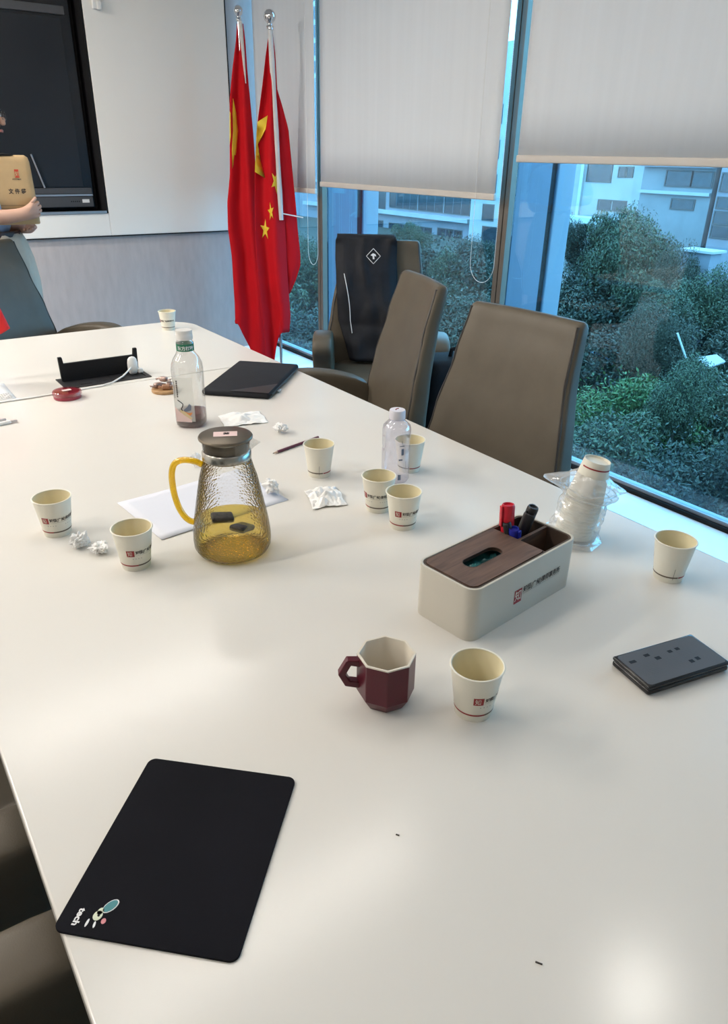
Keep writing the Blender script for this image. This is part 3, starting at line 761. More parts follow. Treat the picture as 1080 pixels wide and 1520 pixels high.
# nested upside-down stack in its clear wrapper
SB = Vector((1.147, .853, TZ)); tiltM = Matrix.Translation(SB) @ Matrix.Rotation(math.radians(-9), 4, ND)
N_ST = 13; STEP = .0072
stack_top = .012 + CHH + STEP * (N_ST - 1)
st0 = empty('paper_cup')
for n in ('wall', 'rim', 'red_band'):
    o = bpy.data.objects.new(n, cup0.children[[c.name.split('.')[0] for c in cup0.children].index(n)].data); COL.objects.link(o); o.parent = st0
for k in range(N_ST):
    s = st0 if k == 0 else copy_tree(st0)
    base = .012 + k * STEP
    s.matrix_world = tiltM @ Matrix.Translation((0, 0, base + CHH)) @ Matrix.Rotation(PI, 4, 'X') @ Matrix.Rotation(2.9, 4, 'Z')
    lab = 'upturned paper cup on top of the wrapped stack, base up with red line' if k == N_ST - 1 else 'upturned paper cup nested in the wrapped stack, only its rim showing'
    tag(s, lab, 'cup', 'paper cups nested in the clear wrapper')
wr = empty('plastic_wrapper', SB); tag(wr, 'crinkled clear plastic wrapper around the stack of upturned cups', 'wrapper')
def wrapf(u, v):
    a = 2 * PI * u; z = .001 + .148 * v
    r = .050 - .006 * v
    n = mnoise.noise(Vector((math.cos(a) * 2.2, math.sin(a) * 2.2, z * 60))) ; n2 = mnoise.noise(Vector((math.cos(a) * 5, math.sin(a) * 5, z * 130)))
    r += .006 * n + .004 * n2 + .010 * math.exp(-((v - .80) / .10) ** 2) * (1 + 1.1 * n) + .013 * math.exp(-((v - .02) / .05) ** 2)
    if v > .9: r -= (v - .9) * .11
    ear = max(0, math.cos(a - 2.5)) ** 14 * .034 + max(0, math.cos(a + .75)) ** 20 * .018
    r += ear * math.exp(-((v - .84) / .08) ** 2)
    return tuple(tiltM.to_3x3() @ Vector((r * math.cos(a), r * math.sin(a), z)))
MB().grid(wrapf, 72, 44).build('film', 'wrap', wr, smooth=25)
for k, (zz, rr_) in enumerate(((.103, .0505), (.118, .056), (.012, .058))):
    MB().tube([tuple(tiltM.to_3x3() @ Vector(((rr_ + .004 * mnoise.noise(Vector((math.cos(a) * 2, math.sin(a) * 2, k)))) * math.cos(a), (rr_ + .004 * mnoise.noise(Vector((math.cos(a) * 2, math.sin(a) * 2, k)))) * math.sin(a), zz + .006 * mnoise.noise(Vector((math.cos(a) * 1.5, math.sin(a) * 1.5, k + 5))))))
               for a in [2 * PI * i / 60 for i in range(61)]], .0014, 6).build('fold', 'wrap', wr)

# ================================================================== MUG
mg = empty('faceted_mug', (.517, .664, TZ)); tag(mg, 'burgundy octagonal mug with cream inside and angular handle', 'mug')
def octr(prof, rot=.2, n=8):
    return [[(r * math.cos(rot + 2 * PI * i / n), r * math.sin(rot + 2 * PI * i / n), z) for i in range(n)] for r, z in prof]
MB().loft(octr([(.030, 0), (.032, .002), (.0425, .020), (.0425, .0815), (.0425, .0822)]), cap1=False).build('body', 'mug', mg, smooth=15, bevel=.0012)
mi = MB(); R8 = octr([(.0425, .0822)]); R8b = octr([(.0385, .0824)])
def inner(r, z): return [(r * math.cos(.2 + 2 * PI * i / 32), r * math.sin(.2 + 2 * PI * i / 32), z) for i in range(32)]
mi.loft(octr([(.0427, .0815), (.0422, .0832), (.0392, .0832), (.0385, .0815), (.0375, .040), (.034, .012), (.0005, .010)]), cap0=False, cap1=False).build('lining', 'mug_in', mg, smooth=60)
ha = math.atan2(.03, -.052)
hd = Vector((math.cos(ha), math.sin(ha), 0))
hp = [hd * .038 + Vector((0, 0, .070)), hd * .054 + Vector((0, 0, .072)), hd * .064 + Vector((0, 0, .052)), hd * .056 + Vector((0, 0, .036)), hd * .037 + Vector((0, 0, .032))]
hm = MB(); rings = []
for k, p in enumerate(hp):
    tg = (hp[min(k + 1, 4)] - hp[max(k - 1, 0)]).normalized(); a = hd.cross(Vector((0, 0, 1))); bb = tg.cross(a).normalized()
    rings.append([tuple(p + a * x * .0065 + bb * y * .0055) for x, y in ((-1, -1), (1, -1), (1, 1), (-1, 1))])
hm.loft(rings).build('handle', 'mug', mg, smooth=15, bevel=.0015, fixn=True)

# ================================================================== TISSUE BOX
BXA = math.radians(7.0)
bx = empty('tissue_box', (.848, .776, TZ), BXA); tag(bx, 'cream desk organiser box with walnut lid, tissue slot and pen compartments', 'tissue box')
HX, HY, HZ = .146, .0655, .100
o1 = rrect(HX, HY, .022); o2 = rrect(HX - .0045, HY - .0045, .018)
sh = MB(); n = len(o1)
rings = [[(x, y, 0.0) for x, y in o1], [(x, y, HZ) for x, y in o1], [(x, y, HZ) for x, y in o2], [(x, y, .006) for x, y in o2]]
sh.loft(rings).build('case', 'boxleather', bx, smooth=40, bevel=.0008)
# dark inner rim
o3 = rrect(HX - .0047, HY - .0047, .0178); o4 = rrect(HX - .0085, HY - .0085, .0145)
MB().loft([[(x, y, .0065) for x, y in o3], [(x, y, HZ - .001) for x, y in o3], [(x, y, HZ - .001) for x, y in o4], [(x, y, .0065) for x, y in o4]], cap0=False, cap1=False).build('inner_rim', 'walnut_dark', bx, smooth=40)
# lid with slot: outline ring bridged to slot ring
lx0, lx1 = -HX + .0095, .052; ly = HY - .0095
slot_c = (-.047, 0.0)
def slot_ring(n, grow=0.0):
    out = []
    for i in range(n):
        a = 2 * PI * i / n; cx = .030 if math.cos(a) > 0 else -.030
        out.append((slot_c[0] + cx + (.0145 + grow) * math.cos(a), slot_c[1] + (.0145 + grow) * math.sin(a)))
    return out
def lid_ring(n):
    out = []; cx = (lx0 + lx1) / 2; hx = (lx1 - lx0) / 2
    for i in range(n):
        a = 2 * PI * i / n; c, s_ = math.cos(a), math.sin(a)
        k = 1 / max(abs(c) / hx, abs(s_) / ly); x, y = c * k, s_ * k
        r = .013
        if x < -hx + r and abs(y) > ly - r:
            q = Vector((x + hx - r, abs(y) - ly + r)); 
            if q.length > 0: q = q.normalized() * r
            x = -hx + r + q.x; y = math.copysign(ly - r + q.y, y)
        out.append((cx + x, y))
    return out
NL = 96
A, B_ = lid_ring(NL), slot_ring(NL)
zt, zb = HZ + .0005, HZ - .005
MB().loft([[(x, y, zb) for x, y in B_], [(x, y, zb) for x, y in A], [(x, y, zt) for x, y in A], [(x, y, zt) for x, y in B_], [(x, y, zb) for x, y in B_]], cap0=False, cap1=False).build('walnut_lid', 'walnut', bx, smooth=30)
MB().loft([[(x, y, zt + .0002) for x, y in slot_ring(NL, .0012)], [(x, y, zt + .0002) for x, y in B_], [(x, y, zb - .001) for x, y in B_]], cap0=False, cap1=False).build('slot_rim', 'walnut_dark', bx, smooth=30)
MB().rbox((-.045, 0, .044), (.085, .048, .037), .01).build('tissue_pack', 'teal', bx)
MB().grid(lambda u, v: (-.090 + .088 * u, -.012 + .024 * v, .083 + .008 * math.sin(u * 7) * math.sin(PI * v) + .003 * math.sin(u * 25 + v * 9)), 24, 8).build('pack_flap', 'teal', bx, solid=.0006)
MB().box((lx1 - .0005, -ly, .0065), (lx1 + .003, ly, HZ - .0015)).build('divider', 'walnut', bx, smooth=0)
MB().box((lx1 + .003, -.003, .0065), (HX - .0087, .003, HZ - .0015)).build('divider', 'walnut', bx, smooth=0)
# firm logo and lettering on the long side facing the camera (local -y)
fy = -HY - .0004
MB().add([(-.035, fy, .030), (-.014, fy, .030), (-.014, fy, .057), (-.035, fy, .057)], [(0, 1, 2, 3)]).build('logo', 'red_print', bx, smooth=0)
vs_, fs_ = text_geo('知', .0195, 0)
MB().add([(-.0342 + x, fy - .0002, .0362 + y * 1.15) for x, y, _ in vs_], fs_).build('logo_glyph', 'paper', bx, smooth=0)
vs_, fs_ = text_geo('知恒(广州)律师事务所', .0128, .0003)
MB().add([(-.011 + x * .88, fy, .0460 + y * 1.05) for x, y, _ in vs_], fs_).build('lettering', 'dark_print', bx, smooth=0)
gm = MB()
for k in range(26): gm.add([(-.010 + k * .0041, fy, .0415), (-.0072 + k * .0041, fy, .0415), (-.0072 + k * .0041, fy, .0432), (-.010 + k * .0041, fy, .0432)], [(0, 1, 2, 3)])
gm.build('small_print', 'grey_print', bx, smooth=0)
# markers in the back compartment
def marker(lp, top, col, label, capm, r=.0075):
    t = empty('marker_pen'); w0 = Matrix.Translation(bx.location) @ Matrix.Rotation(BXA, 4, 'Z')
    p0 = w0 @ Vector(lp); p1 = w0 @ Vector(top); d_ = (p1 - p0); L = d_.length
    q = d_.to_track_quat('Z', 'Y').to_matrix().to_4x4()
    t.matrix_world = Matrix.Translation(p0) @ q
    tag(t, label, 'marker', 'markers in the organiser box')
    MB().lathe([(r * .85, 0), (r, .004), (r, L - .045)], 20).build('barrel', 'plasticblk' if col == 'k' else col, t)
    MB().lathe([(r * 1.08, L - .045), (r * 1.08, L - .004), (r * .95, L), (r * .75, L), (r * .7, L - .003), (.0005, L - .003)], 20).build('cap', capm, t)
    MB().rbox((r * 1.25, 0, L - .021), (.0018, .004, .020), .0015).build('clip', capm, t)
    return t
marker((.066, .030, .014), (.070, .042, .150), 'red_plastic', 'red capped marker leaning in the organiser box', 'red_plastic', .0115)
marker((.080, .020, .014), (.062, .018, .112), 'blue_plastic', 'blue capped marker standing in the organiser box', 'blue_plastic', .0095)
marker((.070, .012, .014), (.060, .034, .120), 'k', 'black marker with ringed cap behind the blue marker', 'plasticblk')
marker((.090, .040, .014), (.108, .018, .128), 'k', 'black capped marker leaning beside the blue one', 'plasticblk', .0105)
marker((.105, .048, .014), (.122, .022, .136), 'k', 'black capped marker with open clip, rightmost in the box', 'plasticblk', .010)

# ================================================================== PHONE, MAT
pa = math.atan2(-.033, .156)
ph = empty('mobile_phone', (.9325, .4715, TZ), pa); tag(ph, 'dark grey phone with printed back lying at the right table edge', 'phone')
MB().rbox((0, 0, .0055), (.081, .0405, .0052), .004).build('lower_body', 'blackgloss', ph)
MB().rbox((.0, 0, .0143), (.0815, .041, .0033), .003).build('upper_body', 'blackgloss', ph)
MB().prism(rrect(.0775, .037, .006), .0176, .0180).build('back_panel', 'phone', ph, smooth=0)
pk = MB()
for (x, y, w, h_) in ((-.062, .017, .006, .003), (-.030, .022, .005, .003), (-.018, .010, .005, .0035), (.012, .016, .004, .003), (.028, .017, .004, .003), (.040, -.014, .004, .0035), (.026, -.016, .004, .0035)):
    pk.prism([(x - w, y - h_), (x + w, y - h_), (x + w, y + h_), (x - w, y + h_)], .01802, .01812)
pk.build('print_marks', 'black', ph, smooth=0)
pl_ = MB()
for k in range(9):
    y = .010 - .0035 * k; pl_.prism([(-.055, y), (-.055 + .030 * (.6 + .4 * ((k * 37) % 5) / 5), y), (-.055 + .030 * (.6 + .4 * ((k * 37) % 5) / 5), y + .0012), (-.055, y + .0012)], .01802, .0181)
for k in range(7):
    y = .010 - .0035 * k; pl_.prism([(-.012, y - .006), (.010 + .006 * ((k * 3) % 4) / 4, y - .006), (.010 + .006 * ((k * 3) % 4) / 4, y - .005), (-.012, y - .005)], .01802, .0181)
    pl_.prism([(.022, y + .002), (.046 + .006 * ((k * 5) % 4) / 4, y + .002), (.046 + .006 * ((k * 5) % 4) / 4, y + .003), (.022, y + .003)], .01802, .0181)
pl_.build('fine_print', 'darkbar', ph, smooth=0)

mc = Vector((.177, .586, TZ)); ma = math.atan2(.603 - .43, .33 - .162)
mat = empty('mouse_mat', mc, ma); tag(mat, 'black rectangular mouse mat with a small colourful logo in one corner', 'mouse mat')
MB().prism(rrect(.1205, .0985, .010), 0, .003).build('pad', 'pad', mat, smooth=30, bevel=.0006)
iM = (Matrix.Translation(mc) @ Matrix.Rotation(ma, 4, 'Z')).inverted()
def mp_(x, y): q = iM @ Vector((x, y, TZ)); return (q.x, q.y)
def on_mat(name, wpts, m, z=.0033):
    MB().prism([mp_(*p) for p in wpts], .003, z).build(name, m, mat, smooth=0, fixn=True)
def ell(cx, cy, a, b_, rot, n=16): return [(cx + a * math.cos(t) * math.cos(rot) - b_ * math.sin(t) * math.sin(rot), cy + a * math.cos(t) * math.sin(rot) + b_ * math.sin(t) * math.cos(rot)) for t in [2 * PI * k / n for k in range(n)]]
M['logo_teal'] = pm('teal_print', (.05, .22, .24), .6); M['logo_cream'] = pm('cream_print', (.62, .66, .50), .6); M['logo_pink'] = pm('pink_print', (.60, .22, .24), .6)
on_mat('logo_cap_edge', ell(.0805, .5605, .0095, .0056, .2), 'white_print', .0032)
on_mat('logo_cap', ell(.0803, .5606, .0085, .0047, .2), 'logo_teal', .0034)
on_mat('logo_head', ell(.0660, .5575, .0056, .0048, 0.6), 'logo_cream', .0034)
on_mat('logo_ear', ell(.0700, .5605, .0042, .0032, 0.6), 'logo_cream', .0034)
on_mat('logo_eye', ell(.0668, .5570, .0013, .0013, 0), 'black', .0037)
on_mat('logo_tongue', ell(.0690, .5480, .0032, .0025, .9), 'logo_pink', .0034)
on_mat('logo_stroke', ell(.0545, .5558, .0046, .0013, .75), 'white_print', .0034)
on_mat('logo_stroke', ell(.0600, .5495, .0038, .0012, .95), 'white_print', .0034)
vs_, fs_ = text_geo('tech', .0105, .0004)
q0 = Vector((.0565, .5735)); q1 = Vector((.0430, .5600)); dx_ = (q1 - q0).normalized(); dy_ = Vector((-dx_.y, dx_.x))
Lt = max(v[0] for v in vs_); kx = (q1 - q0).length / Lt
tm = MB(); tm.add([(*mp_(*(q0 + dx_ * x * kx + dy_ * (y - .004) * .9)), .0034) for x, y, _ in vs_], fs_); tm.build('logo_lettering', 'white_print', mat, smooth=0)

# ================================================================== JUG
jg = empty('glass_jug', (.531, 1.197, TZ)); tag(jg, 'hammered glass jug half full of yellow tea with steel lid', 'jug')
JP = [(.0005, .003), (.060, .003), (.070, .006), (.0755, .016), (.0765, .03), (.0755, .05), (.072, .075), (.067, .10), (.0615, .13), (.0555, .16), (.0495, .18), (.0450, .198), (.0432, .206), (.0440, .222), (.0452, .235)]
MB().lathe(JP, 64, cap0=False, cap1=False).build('glass_body', 'jugglass', jg, smooth=60)
LP = [(.0005, .005), (.059, .005), (.069, .008), (.0742, .017), (.0752, .03), (.0742, .05), (.0722, .066), (.0005, .066)]
MB().lathe(LP, 64, cap0=False, cap1=False).build('tea', 'tea', jg, smooth=40)
for i, (x, y, z, a, b_) in enumerate(((.008, -.030, .060, .5, .25), (-.010, .020, .066, -.3, .1))):
    MB().rbox((0, 0, 0), (.022, .017, .006), .005, Matrix.Translation((x, y, z)) @ Matrix.Rotation(a, 4, 'Z') @ Matrix.Rotation(b_, 4, 'Y')).build('tea_bag', 'teabag', jg)
MB().lathe([(.0425, .197), (.0465, .200), (.0465, .212), (.0435, .216)], 48, cap0=False, cap1=False).build('steel_collar', 'steelin', jg, smooth=50)
cm = MB().lathe([(.0408, .205), (.0408, .234)], 40, cap0=False, cap1=False); cm.build('strainer', 'steel', jg)
ld = MB().lathe([(.0005, .2375), (.047, .2375), (.0505, .239), (.051, .2415), (.0495, .2440), (.046, .2452), (.0005, .2458)], 56, cap0=False, cap1=False).build('lid', 'steel', jg, smooth=40)
lm = Matrix.Rotation(-.45, 4, 'Z')
def lidpt(x, y, z): p = lm @ Vector((x, y, z)); return tuple(p)
MB().add([lidpt(*p) for p in ((-.022, -.013, .2463), (.022, -.013, .2463), (.022, .013, .2463), (-.022, .013, .2463))], [(0, 1, 2, 3)]).build('sticker', 'pink_label', ld, smooth=0)
vs_, fs_ = text_geo('茶', .012, .0006); MB().add([lidpt(-.004 + x, -.003 + y, .2466) for x, y, _ in vs_], fs_).build('sticker_print', 'black', ld, smooth=0)
sd = RD * .9 + ND * .25; sd.normalize(); sp = sd.cross(Vector((0, 0, 1)))
sm = MB()
def spf(u, v):
    a = (u - .5) * 1.5; k = math.cos((u - .5) * PI) ** 2
    z = .212 + .026 * v; r = .0445 + (.026 * k * v ** 1.3)
    return tuple(sd * (r * math.cos(a * (1 - .3 * v * k))) + sp * (.0445 * math.sin(a)) * (1 - .45 * v * k) + Vector((0, 0, z)))
sm.grid(spf, 16, 6).build('spout', 'clearglass', jg)
hl = -RD
hpts = [(.048, .183), (.062, .190), (.085, .192), (.101, .184), (.108, .165), (.109, .140), (.107, .115), (.101, .090), (.092, .072), (.083, .063), (.074, .060)]
P = [hl * r + Vector((0, 0, z)) for r, z in hpts]; fine = []
for k in range(len(P) - 1):
    p0, p1, p2, p3 = P[max(k - 1, 0)], P[k], P[k + 1], P[min(k + 2, len(P) - 1)]
    for j in range(4):
        u = j / 4; fine.append(.5 * ((2 * p1) + (-p0 + p2) * u + (2 * p0 - 5 * p1 + 4 * p2 - p3) * u * u + (-p0 + 3 * p1 - 3 * p2 + p3) * u ** 3))
fine.append(P[-1])
MB().tube(fine, .0062, 14).build('handle', 'amber', jg, smooth=60)

# ================================================================== TEA BOTTLE
tb = empty('tea_bottle', (.762, 1.948, TZ), math.radians(-36)); tag(tb, 'tall clear bottle with green neck band and a little red tea', 'bottle')
def sqr(r, z, e=.62, n=48):
    return [(r * math.copysign(abs(math.cos(a)) ** e, math.cos(a)), r * math.copysign(abs(math.sin(a)) ** e, math.sin(a)), z) for a in [2 * PI * i / n for i in range(n)]]
prof = [(.036, .0, .7), (.041, .006, .62), (.042, .02, .62), (.0418, .10, .62), (.0425, .165, .62), (.041, .182, .66), (.035, .198, .78), (.028, .209, .92), (.0245, .217, 1), (.0240, .242, 1), (.020, .246, 1), (.020, .252, 1)]
MB().loft([sqr(r, z, e) for r, z, e in prof], cap1=False).build('body', 'petclear', tb, smooth=50)
MB().loft([sqr(r, z, e) for r, z, e in ((.034, .002, .7), (.0395, .007, .62), (.0405, .02, .62), (.0404, .043, .62))]).build('tea', 'redtea', tb, smooth=50)
MB().lathe([(.0246, .219), (.0246, .239)], 40, cap0=False, cap1=False).build('neck_band', 'green_band', tb)
vs_, fs_ = text_geo('东方树叶', .0125, .0003)
rot0 = cam_ang(.762, 1.948) + math.radians(36)
MB().add([(.0250 * math.cos(rot0 - .95 + x / .025), .0250 * math.sin(rot0 - .95 + x / .025), .2235 + y) for x, y, _ in vs_], fs_).build('band_lettering', 'white_print', tb, smooth=0)
MB().lathe([(.0225, .249), (.0235, .251), (.0235, .263), (.0222, .265), (.0222, .267), (.0232, .269), (.0225, .275), (.0005, .2755)], 36, cap0=True, cap1=False).build('cap', 'capwhite', tb)
# label on the face turned to the camera's left: local -y / -x faces; choose the -x face (towards camera-left)
def face(u, z, off=.0006):     # u in metres along the face whose normal is local -y
    return (u, -.0420 - off, z)
MB().add([face(-.033, .022), face(.022, .022), face(.022, .150), face(-.033, .150)], [(0, 1, 2, 3)]).build('label', 'label_white', tb, smooth=0)
MB().add([face(-.033, .022, .0009), face(.012, .020, .0009), face(.010, .036, .0009), (face(-.020, .050, .0009)), face(-.033, .066, .0009)], [(0, 1, 2, 3, 4)]).build('label_panel', 'pink_label', tb, smooth=0)
MB().tube([face(-.024, .086, .001), face(-.014, .078, .001), face(-.010, .074, .001), face(-.012, .066, .001), face(-.016, .060, .001), face(-.012, .054, .001)], .0012, 6).build('label_heron', 'black', tb)
MB().add([face(a, b_, .0012) for a, b_ in ((-.012, .050), (.0, .052), (.012, .056), (.014, .070), (.008, .076), (.002, .066), (-.008, .058))], [tuple(range(7))]).build('label_wing', 'greyblue', tb, smooth=0)
MB().add([face(a, b_, .0013) for a, b_ in ((-.020, .050), (-.008, .044), (.010, .040), (.016, .050), (.004, .048), (-.010, .054))], [tuple(range(6))]).build('label_plume', 'orange', tb, smooth=0)
MB().add([face(a, b_, .0014) for a, b_ in ((-.022, .054), (-.010, .042), (.010, .028), (.014, .034), (.0, .046), (-.014, .058))], [tuple(range(6))]).build('label_plume', 'sand', tb, smooth=0)
gm = MB()
for k in range(9): gm.add([face(-.025, .138 - k * .0055, .001), face(-.021, .138 - k * .0055, .001), face(-.021, .142 - k * .0055, .001), face(-.025, .142 - k * .0055, .001)], [(0, 1, 2, 3)])
for k in range(12): gm.add([face(-.031, .136 - k * .004, .001), face(-.0295, .136 - k * .004, .001), face(-.0295, .139 - k * .004, .001), face(-.031, .139 - k * .004, .001)], [(0, 1, 2, 3)])
gm.build('label_print', 'dark_print', tb, smooth=0)

# ================================================================== WATER BOTTLE
wbt = empty('water_bottle', (1.018, 1.300, TZ), .35); tag(wbt, 'small empty clear water bottle with pale violet cap beside paper cups', 'bottle')
prof = [(.030, 0), (.0335, .004), (.034, .05), (.0342, .082), (.0330, .086), (.0330, .090), (.0342, .094), (.0345, .132), (.032, .144), (.022, .152), (.0165, .156), (.0165, .162)]
MB().loft(octr(prof, .3, 10), cap1=False).build('body', 'petblue', wbt, smooth=50)
MB().lathe([(.0185, .158), (.0195, .160), (.0195, .176), (.018, .180), (.0005, .1805)], 32, cap1=False).build('cap', 'capviolet', wbt)
MB().lathe([(.0165, .1555), (.0195, .1565), (.0195, .1585), (.0165, .1595)], 32, cap0=False, cap1=False).build('neck_ring', 'petblue', wbt)
ca = cam_ang(1.018, 1.300) - .35
def wpt(a, z, r=.0338): return (r * math.cos(ca + a), r * math.sin(ca + a), z)
gm = MB()
def wq(a0, a1, z0, z1): gm.add([wpt(a0, z0), wpt(a1, z0), wpt(a1, z1), wpt(a0, z1)], [(0, 1, 2, 3)])
wq(.28, .62, .098, .1); wq(.40, .60, .076, .092); wq(.22, .5, .062, .066); wq(.2, .42, .012, .026); wq(.42, .46, .104, .112)
gm.build('label_print', 'greyblue', wbt, smooth=0)
MB().tube([(math.cos(t * 3) * .006, math.sin(t * 3) * .003, .1808) for t in [k / 8 for k in range(9)]], .0012, 6).build('cap_mark', 'red_print', wbt)

# ================================================================== SLEEVE, PAPER, TISSUES, PENCIL
sl = empty('laptop_sleeve', (1.117, 2.250, TZ), math.radians(45.2)); tag(sl, 'black zipped laptop sleeve lying beside the tea bottle', 'sleeve')
MB().rbox((0, 0, .011), (.192, .116, .0108), .0105).build('case', 'cloth_black', sl)
MB().tube([(-.17, -.117, .011), (.16, -.117, .011), (.186, -.108, .011), (.193, -.09, .011), (.193, .09, .011)], .0028, 6).build('zip', 'plasticblk', sl)
MB().rbox((-.105, -.124, .007), (.012, .004, .003), .002).build('zip_pull', 'silver', sl)
MB().prism([(-.19, -.112), (-.08, -.112), (-.19, .02)], .0216, .0222).build('corner_patch', 'plasticblk', sl, smooth=0)
pp2 = empty('paper_sheet', (.572, 1.436, TZ), math.radians(5)); tag(pp2, 'blank sheet of paper lying under the glass jug', 'paper')
MB().grid(lambda u, v: (-.158 + .316 * u, -.112 + .224 * v, .0006 + .0010 * (1 + math.sin(u * 5 + v * 3))), 14, 10).build('sheet', 'paper_sheet', pp2, smooth=180, solid=.0003)
def crumple(name, loc, sc_, seed, label, rough=1.0):
    bm = bmesh.new(); bmesh.ops.create_icosphere(bm, subdivisions=4, radius=1.0)
    for v in bm.verts:
        p = v.co.copy(); d_ = 1.0
        for o_, am in ((1.3, .34), (2.6, .24), (5.0, .15)):
            d_ += am * rough * (abs(mnoise.noise(p * o_ + Vector((seed, seed * 2, 0)))) * 2 - .75)
        v.co = p * d_
    zmin = min(v.co.z for v in bm.verts)
    me = bpy.data.meshes.new(name); 
    for v in bm.verts: v.co = Vector((v.co.x * sc_[0], v.co.y * sc_[1], (v.co.z - zmin) * sc_[2] * .92))
    bm.to_mesh(me); bm.free()
    o = bpy.data.objects.new(name, me); COL.objects.link(o); me.materials.append(M['tissue'])
    me.polygons.foreach_set('use_smooth', [True] * len(me.polygons)); me.set_sharp_from_angle(angle=math.radians(24))
    o.location = (loc[0], loc[1], TZ); o.rotation_euler = (0, 0, seed); tag(o, label, 'tissue', 'crumpled tissues on the table'); return o
crumple('crumpled_tissue', (.278, 1.372), (.020, .024, .017), 2.2, 'crumpled tissue lump at left between two paper cups')
o_ = crumple('crumpled_tissue', (.305, 1.330), (.023, .019, .014), 4.4, 'smaller flattened tissue lump touching the one between the left cups')
def open_tissue(loc, s, seed, label, hgt=.03, pinch=.5):
    def fn(u, v):
        x, y = u * 2 - 1, v * 2 - 1; r = math.hypot(x, y)
        n = mnoise.noise(Vector((x * 1.4, y * 1.4, seed))) + .6 * abs(mnoise.noise(Vector((x * 3.2, y * 3.2, seed + 4))))
        wob = 1 - pinch * .4 * (1 + mnoise.noise(Vector((x * 1.1, y * 1.1, seed + 9))))
        return (x * s * wob, y * s * wob * .8, max(.0009, hgt * (.15 + .85 * max(0, 1 - r * .8)) * (.35 + abs(n) * 1.25)))
    o = MB().grid(fn, 40, 40).build('crumpled_tissue', 'tissue', smooth=28, solid=.0006)
    o.location = (loc[0], loc[1], TZ); o.rotation_euler = (0, 0, seed); tag(o, label, 'tissue', 'crumpled tissues on the table'); return o
open_tissue((.812, 1.300), .062, 1.3, 'open creased tissue lying in front of the pencil cup', .030, .5)
open_tissue((.905, 1.905), .075, 2.9, 'flattest spread tissue lying right of the tea bottle', .020, .3)
crumple('crumpled_tissue', (.725, 1.392), (.019, .022, .020), 3.3, 'tissue ball peeking out right behind the glass jug')
crumple('crumpled_tissue', (.945, 1.742), (.024, .020, .014), 5.1, 'small tissue ball lying behind the pencil')
fo = crumple('candy_wrapper', (.640, 1.640), (.017, .014, .02), 6.6, 'crumpled clear wrapper seen behind the jug handle'); fo.data.materials.clear(); fo.data.materials.append(M['wrap']); fo['category'] = 'wrapper'; fo['group'] = 'litter'; del fo['group']
pc = empty('pencil', (.843, 1.6055, TZ + .0038), math.atan2(.028, .115)); tag(pc, 'sharpened maroon pencil pointing left beside a paper cup', 'pencil')
MB().xf(Matrix()).loft([[(x, .0038 * math.cos(a), .0038 * math.sin(a)) for a in [PI / 3 * k for k in range(6)]] for x in (.016, .172)]).build('shaft', 'pencil', pc, smooth=20)
MB().loft([[(x, r * math.cos(a), r * math.sin(a)) for a in [PI / 6 * k for k in range(12)]] for x, r in ((.016, .0037), (.005, .0013))]).build('cut_wood', 'pencilwood', pc)
MB().loft([[(x, r * math.cos(a), r * math.sin(a)) for a in [PI / 6 * k for k in range(12)]] for x, r in ((.005, .0013), (.0, .0003))]).build('lead', 'black', pc)

# ================================================================== FAR TABLE ITEMS
hb = empty('table_socket_box', (.694, 2.556, TZ)); tag(hb, 'black flip-up socket hatch standing open in the far table half', 'socket box')
ro = [(-.147, -.066), (.147, -.066), (.147, .066), (-.147, .066)]; ri = [(-.132, -.052), (.132, -.052), (.132, .052), (-.132, .052)]
MB().loft([[(x, y, 0) for x, y in ro], [(x, y, .003) for x, y in ro], [(x, y, .003) for x, y in ri], [(x, y, .0006) for x, y in ri]], cap0=True, cap1=True).build('frame', 'plasticblk', hb, smooth=0)
fl = MB()
fl.prism([(-.134, .0008), (.134, .0008), (.136, .082), (.1355, .085), (.124, .085), (.1225, .082), (.120, .062), (-.120, .062), (-.1225, .082), (-.124, .085), (-.1355, .085), (-.136, .082)], -.006, .006)
fl.xf(Matrix.Translation((0, .034, 0)) @ Matrix.Rotation(math.radians(90), 4, 'X')).build('flap', 'black', hb, smooth=0, bevel=.0015)
for k in range(3): MB().box((-.09 + k * .055, -.035, .0007), (-.05 + k * .055, .012, .0022)).build('socket', 'plasticblk', hb, smooth=0, bevel=.0005)
cg = empty('white_charger', (.797, 2.550, TZ + .003)); tag(cg, 'white oval charger plugged in at the open socket hatch', 'charger')
MB().loft([[(.018 * k * math.cos(a), .012 * k * math.sin(a), .001 + z * 1.15) for a in [2 * PI * i / 24 for i in range(24)]] for z, k in ((0, .55), (.004, .85), (.014, 1), (.034, 1), (.046, .85), (.052, .5), (.054, .1))]).build('body', 'whiteplastic', cg, smooth=70)
MB().rbox((.024, -.004, .011), (.009, .008, .008), .004).build('plug', 'whiteplastic', cg)
cb = MB().tube([(.788, 2.542, TZ + .030), (.775, 2.530, TZ + .024), (.745, 2.508, TZ + .012), (.700, 2.480, TZ + .0045), (.65, 2.462, TZ + .0032), (.60, 2.458, TZ + .003), (.545, 2.455, TZ + .003), (.45, 2.448, TZ + .003), (.33, 2.449, TZ + .003)], .0028, 8).build('charging_cable', 'whiteplastic'); tag(cb, 'white cable running from the charger past the red ink pad', 'cable')
pu = empty('ink_pad', (.528, 2.398, TZ)); tag(pu, 'round crimson ink pad with clear lid near the socket hatch', 'ink pad')
MB().lathe([(.0005, 0), (.041, 0), (.0425, .002), (.0425, .011), (.0005, .0112)], 40, cap0=False, cap1=False).build('tray', 'puck', pu)
MB().lathe([(.0435, .0095), (.0445, .0105), (.0445, .022), (.042, .0245), (.0005, .025)], 40, cap0=False, cap1=False).build('lid', 'puckclear', pu)
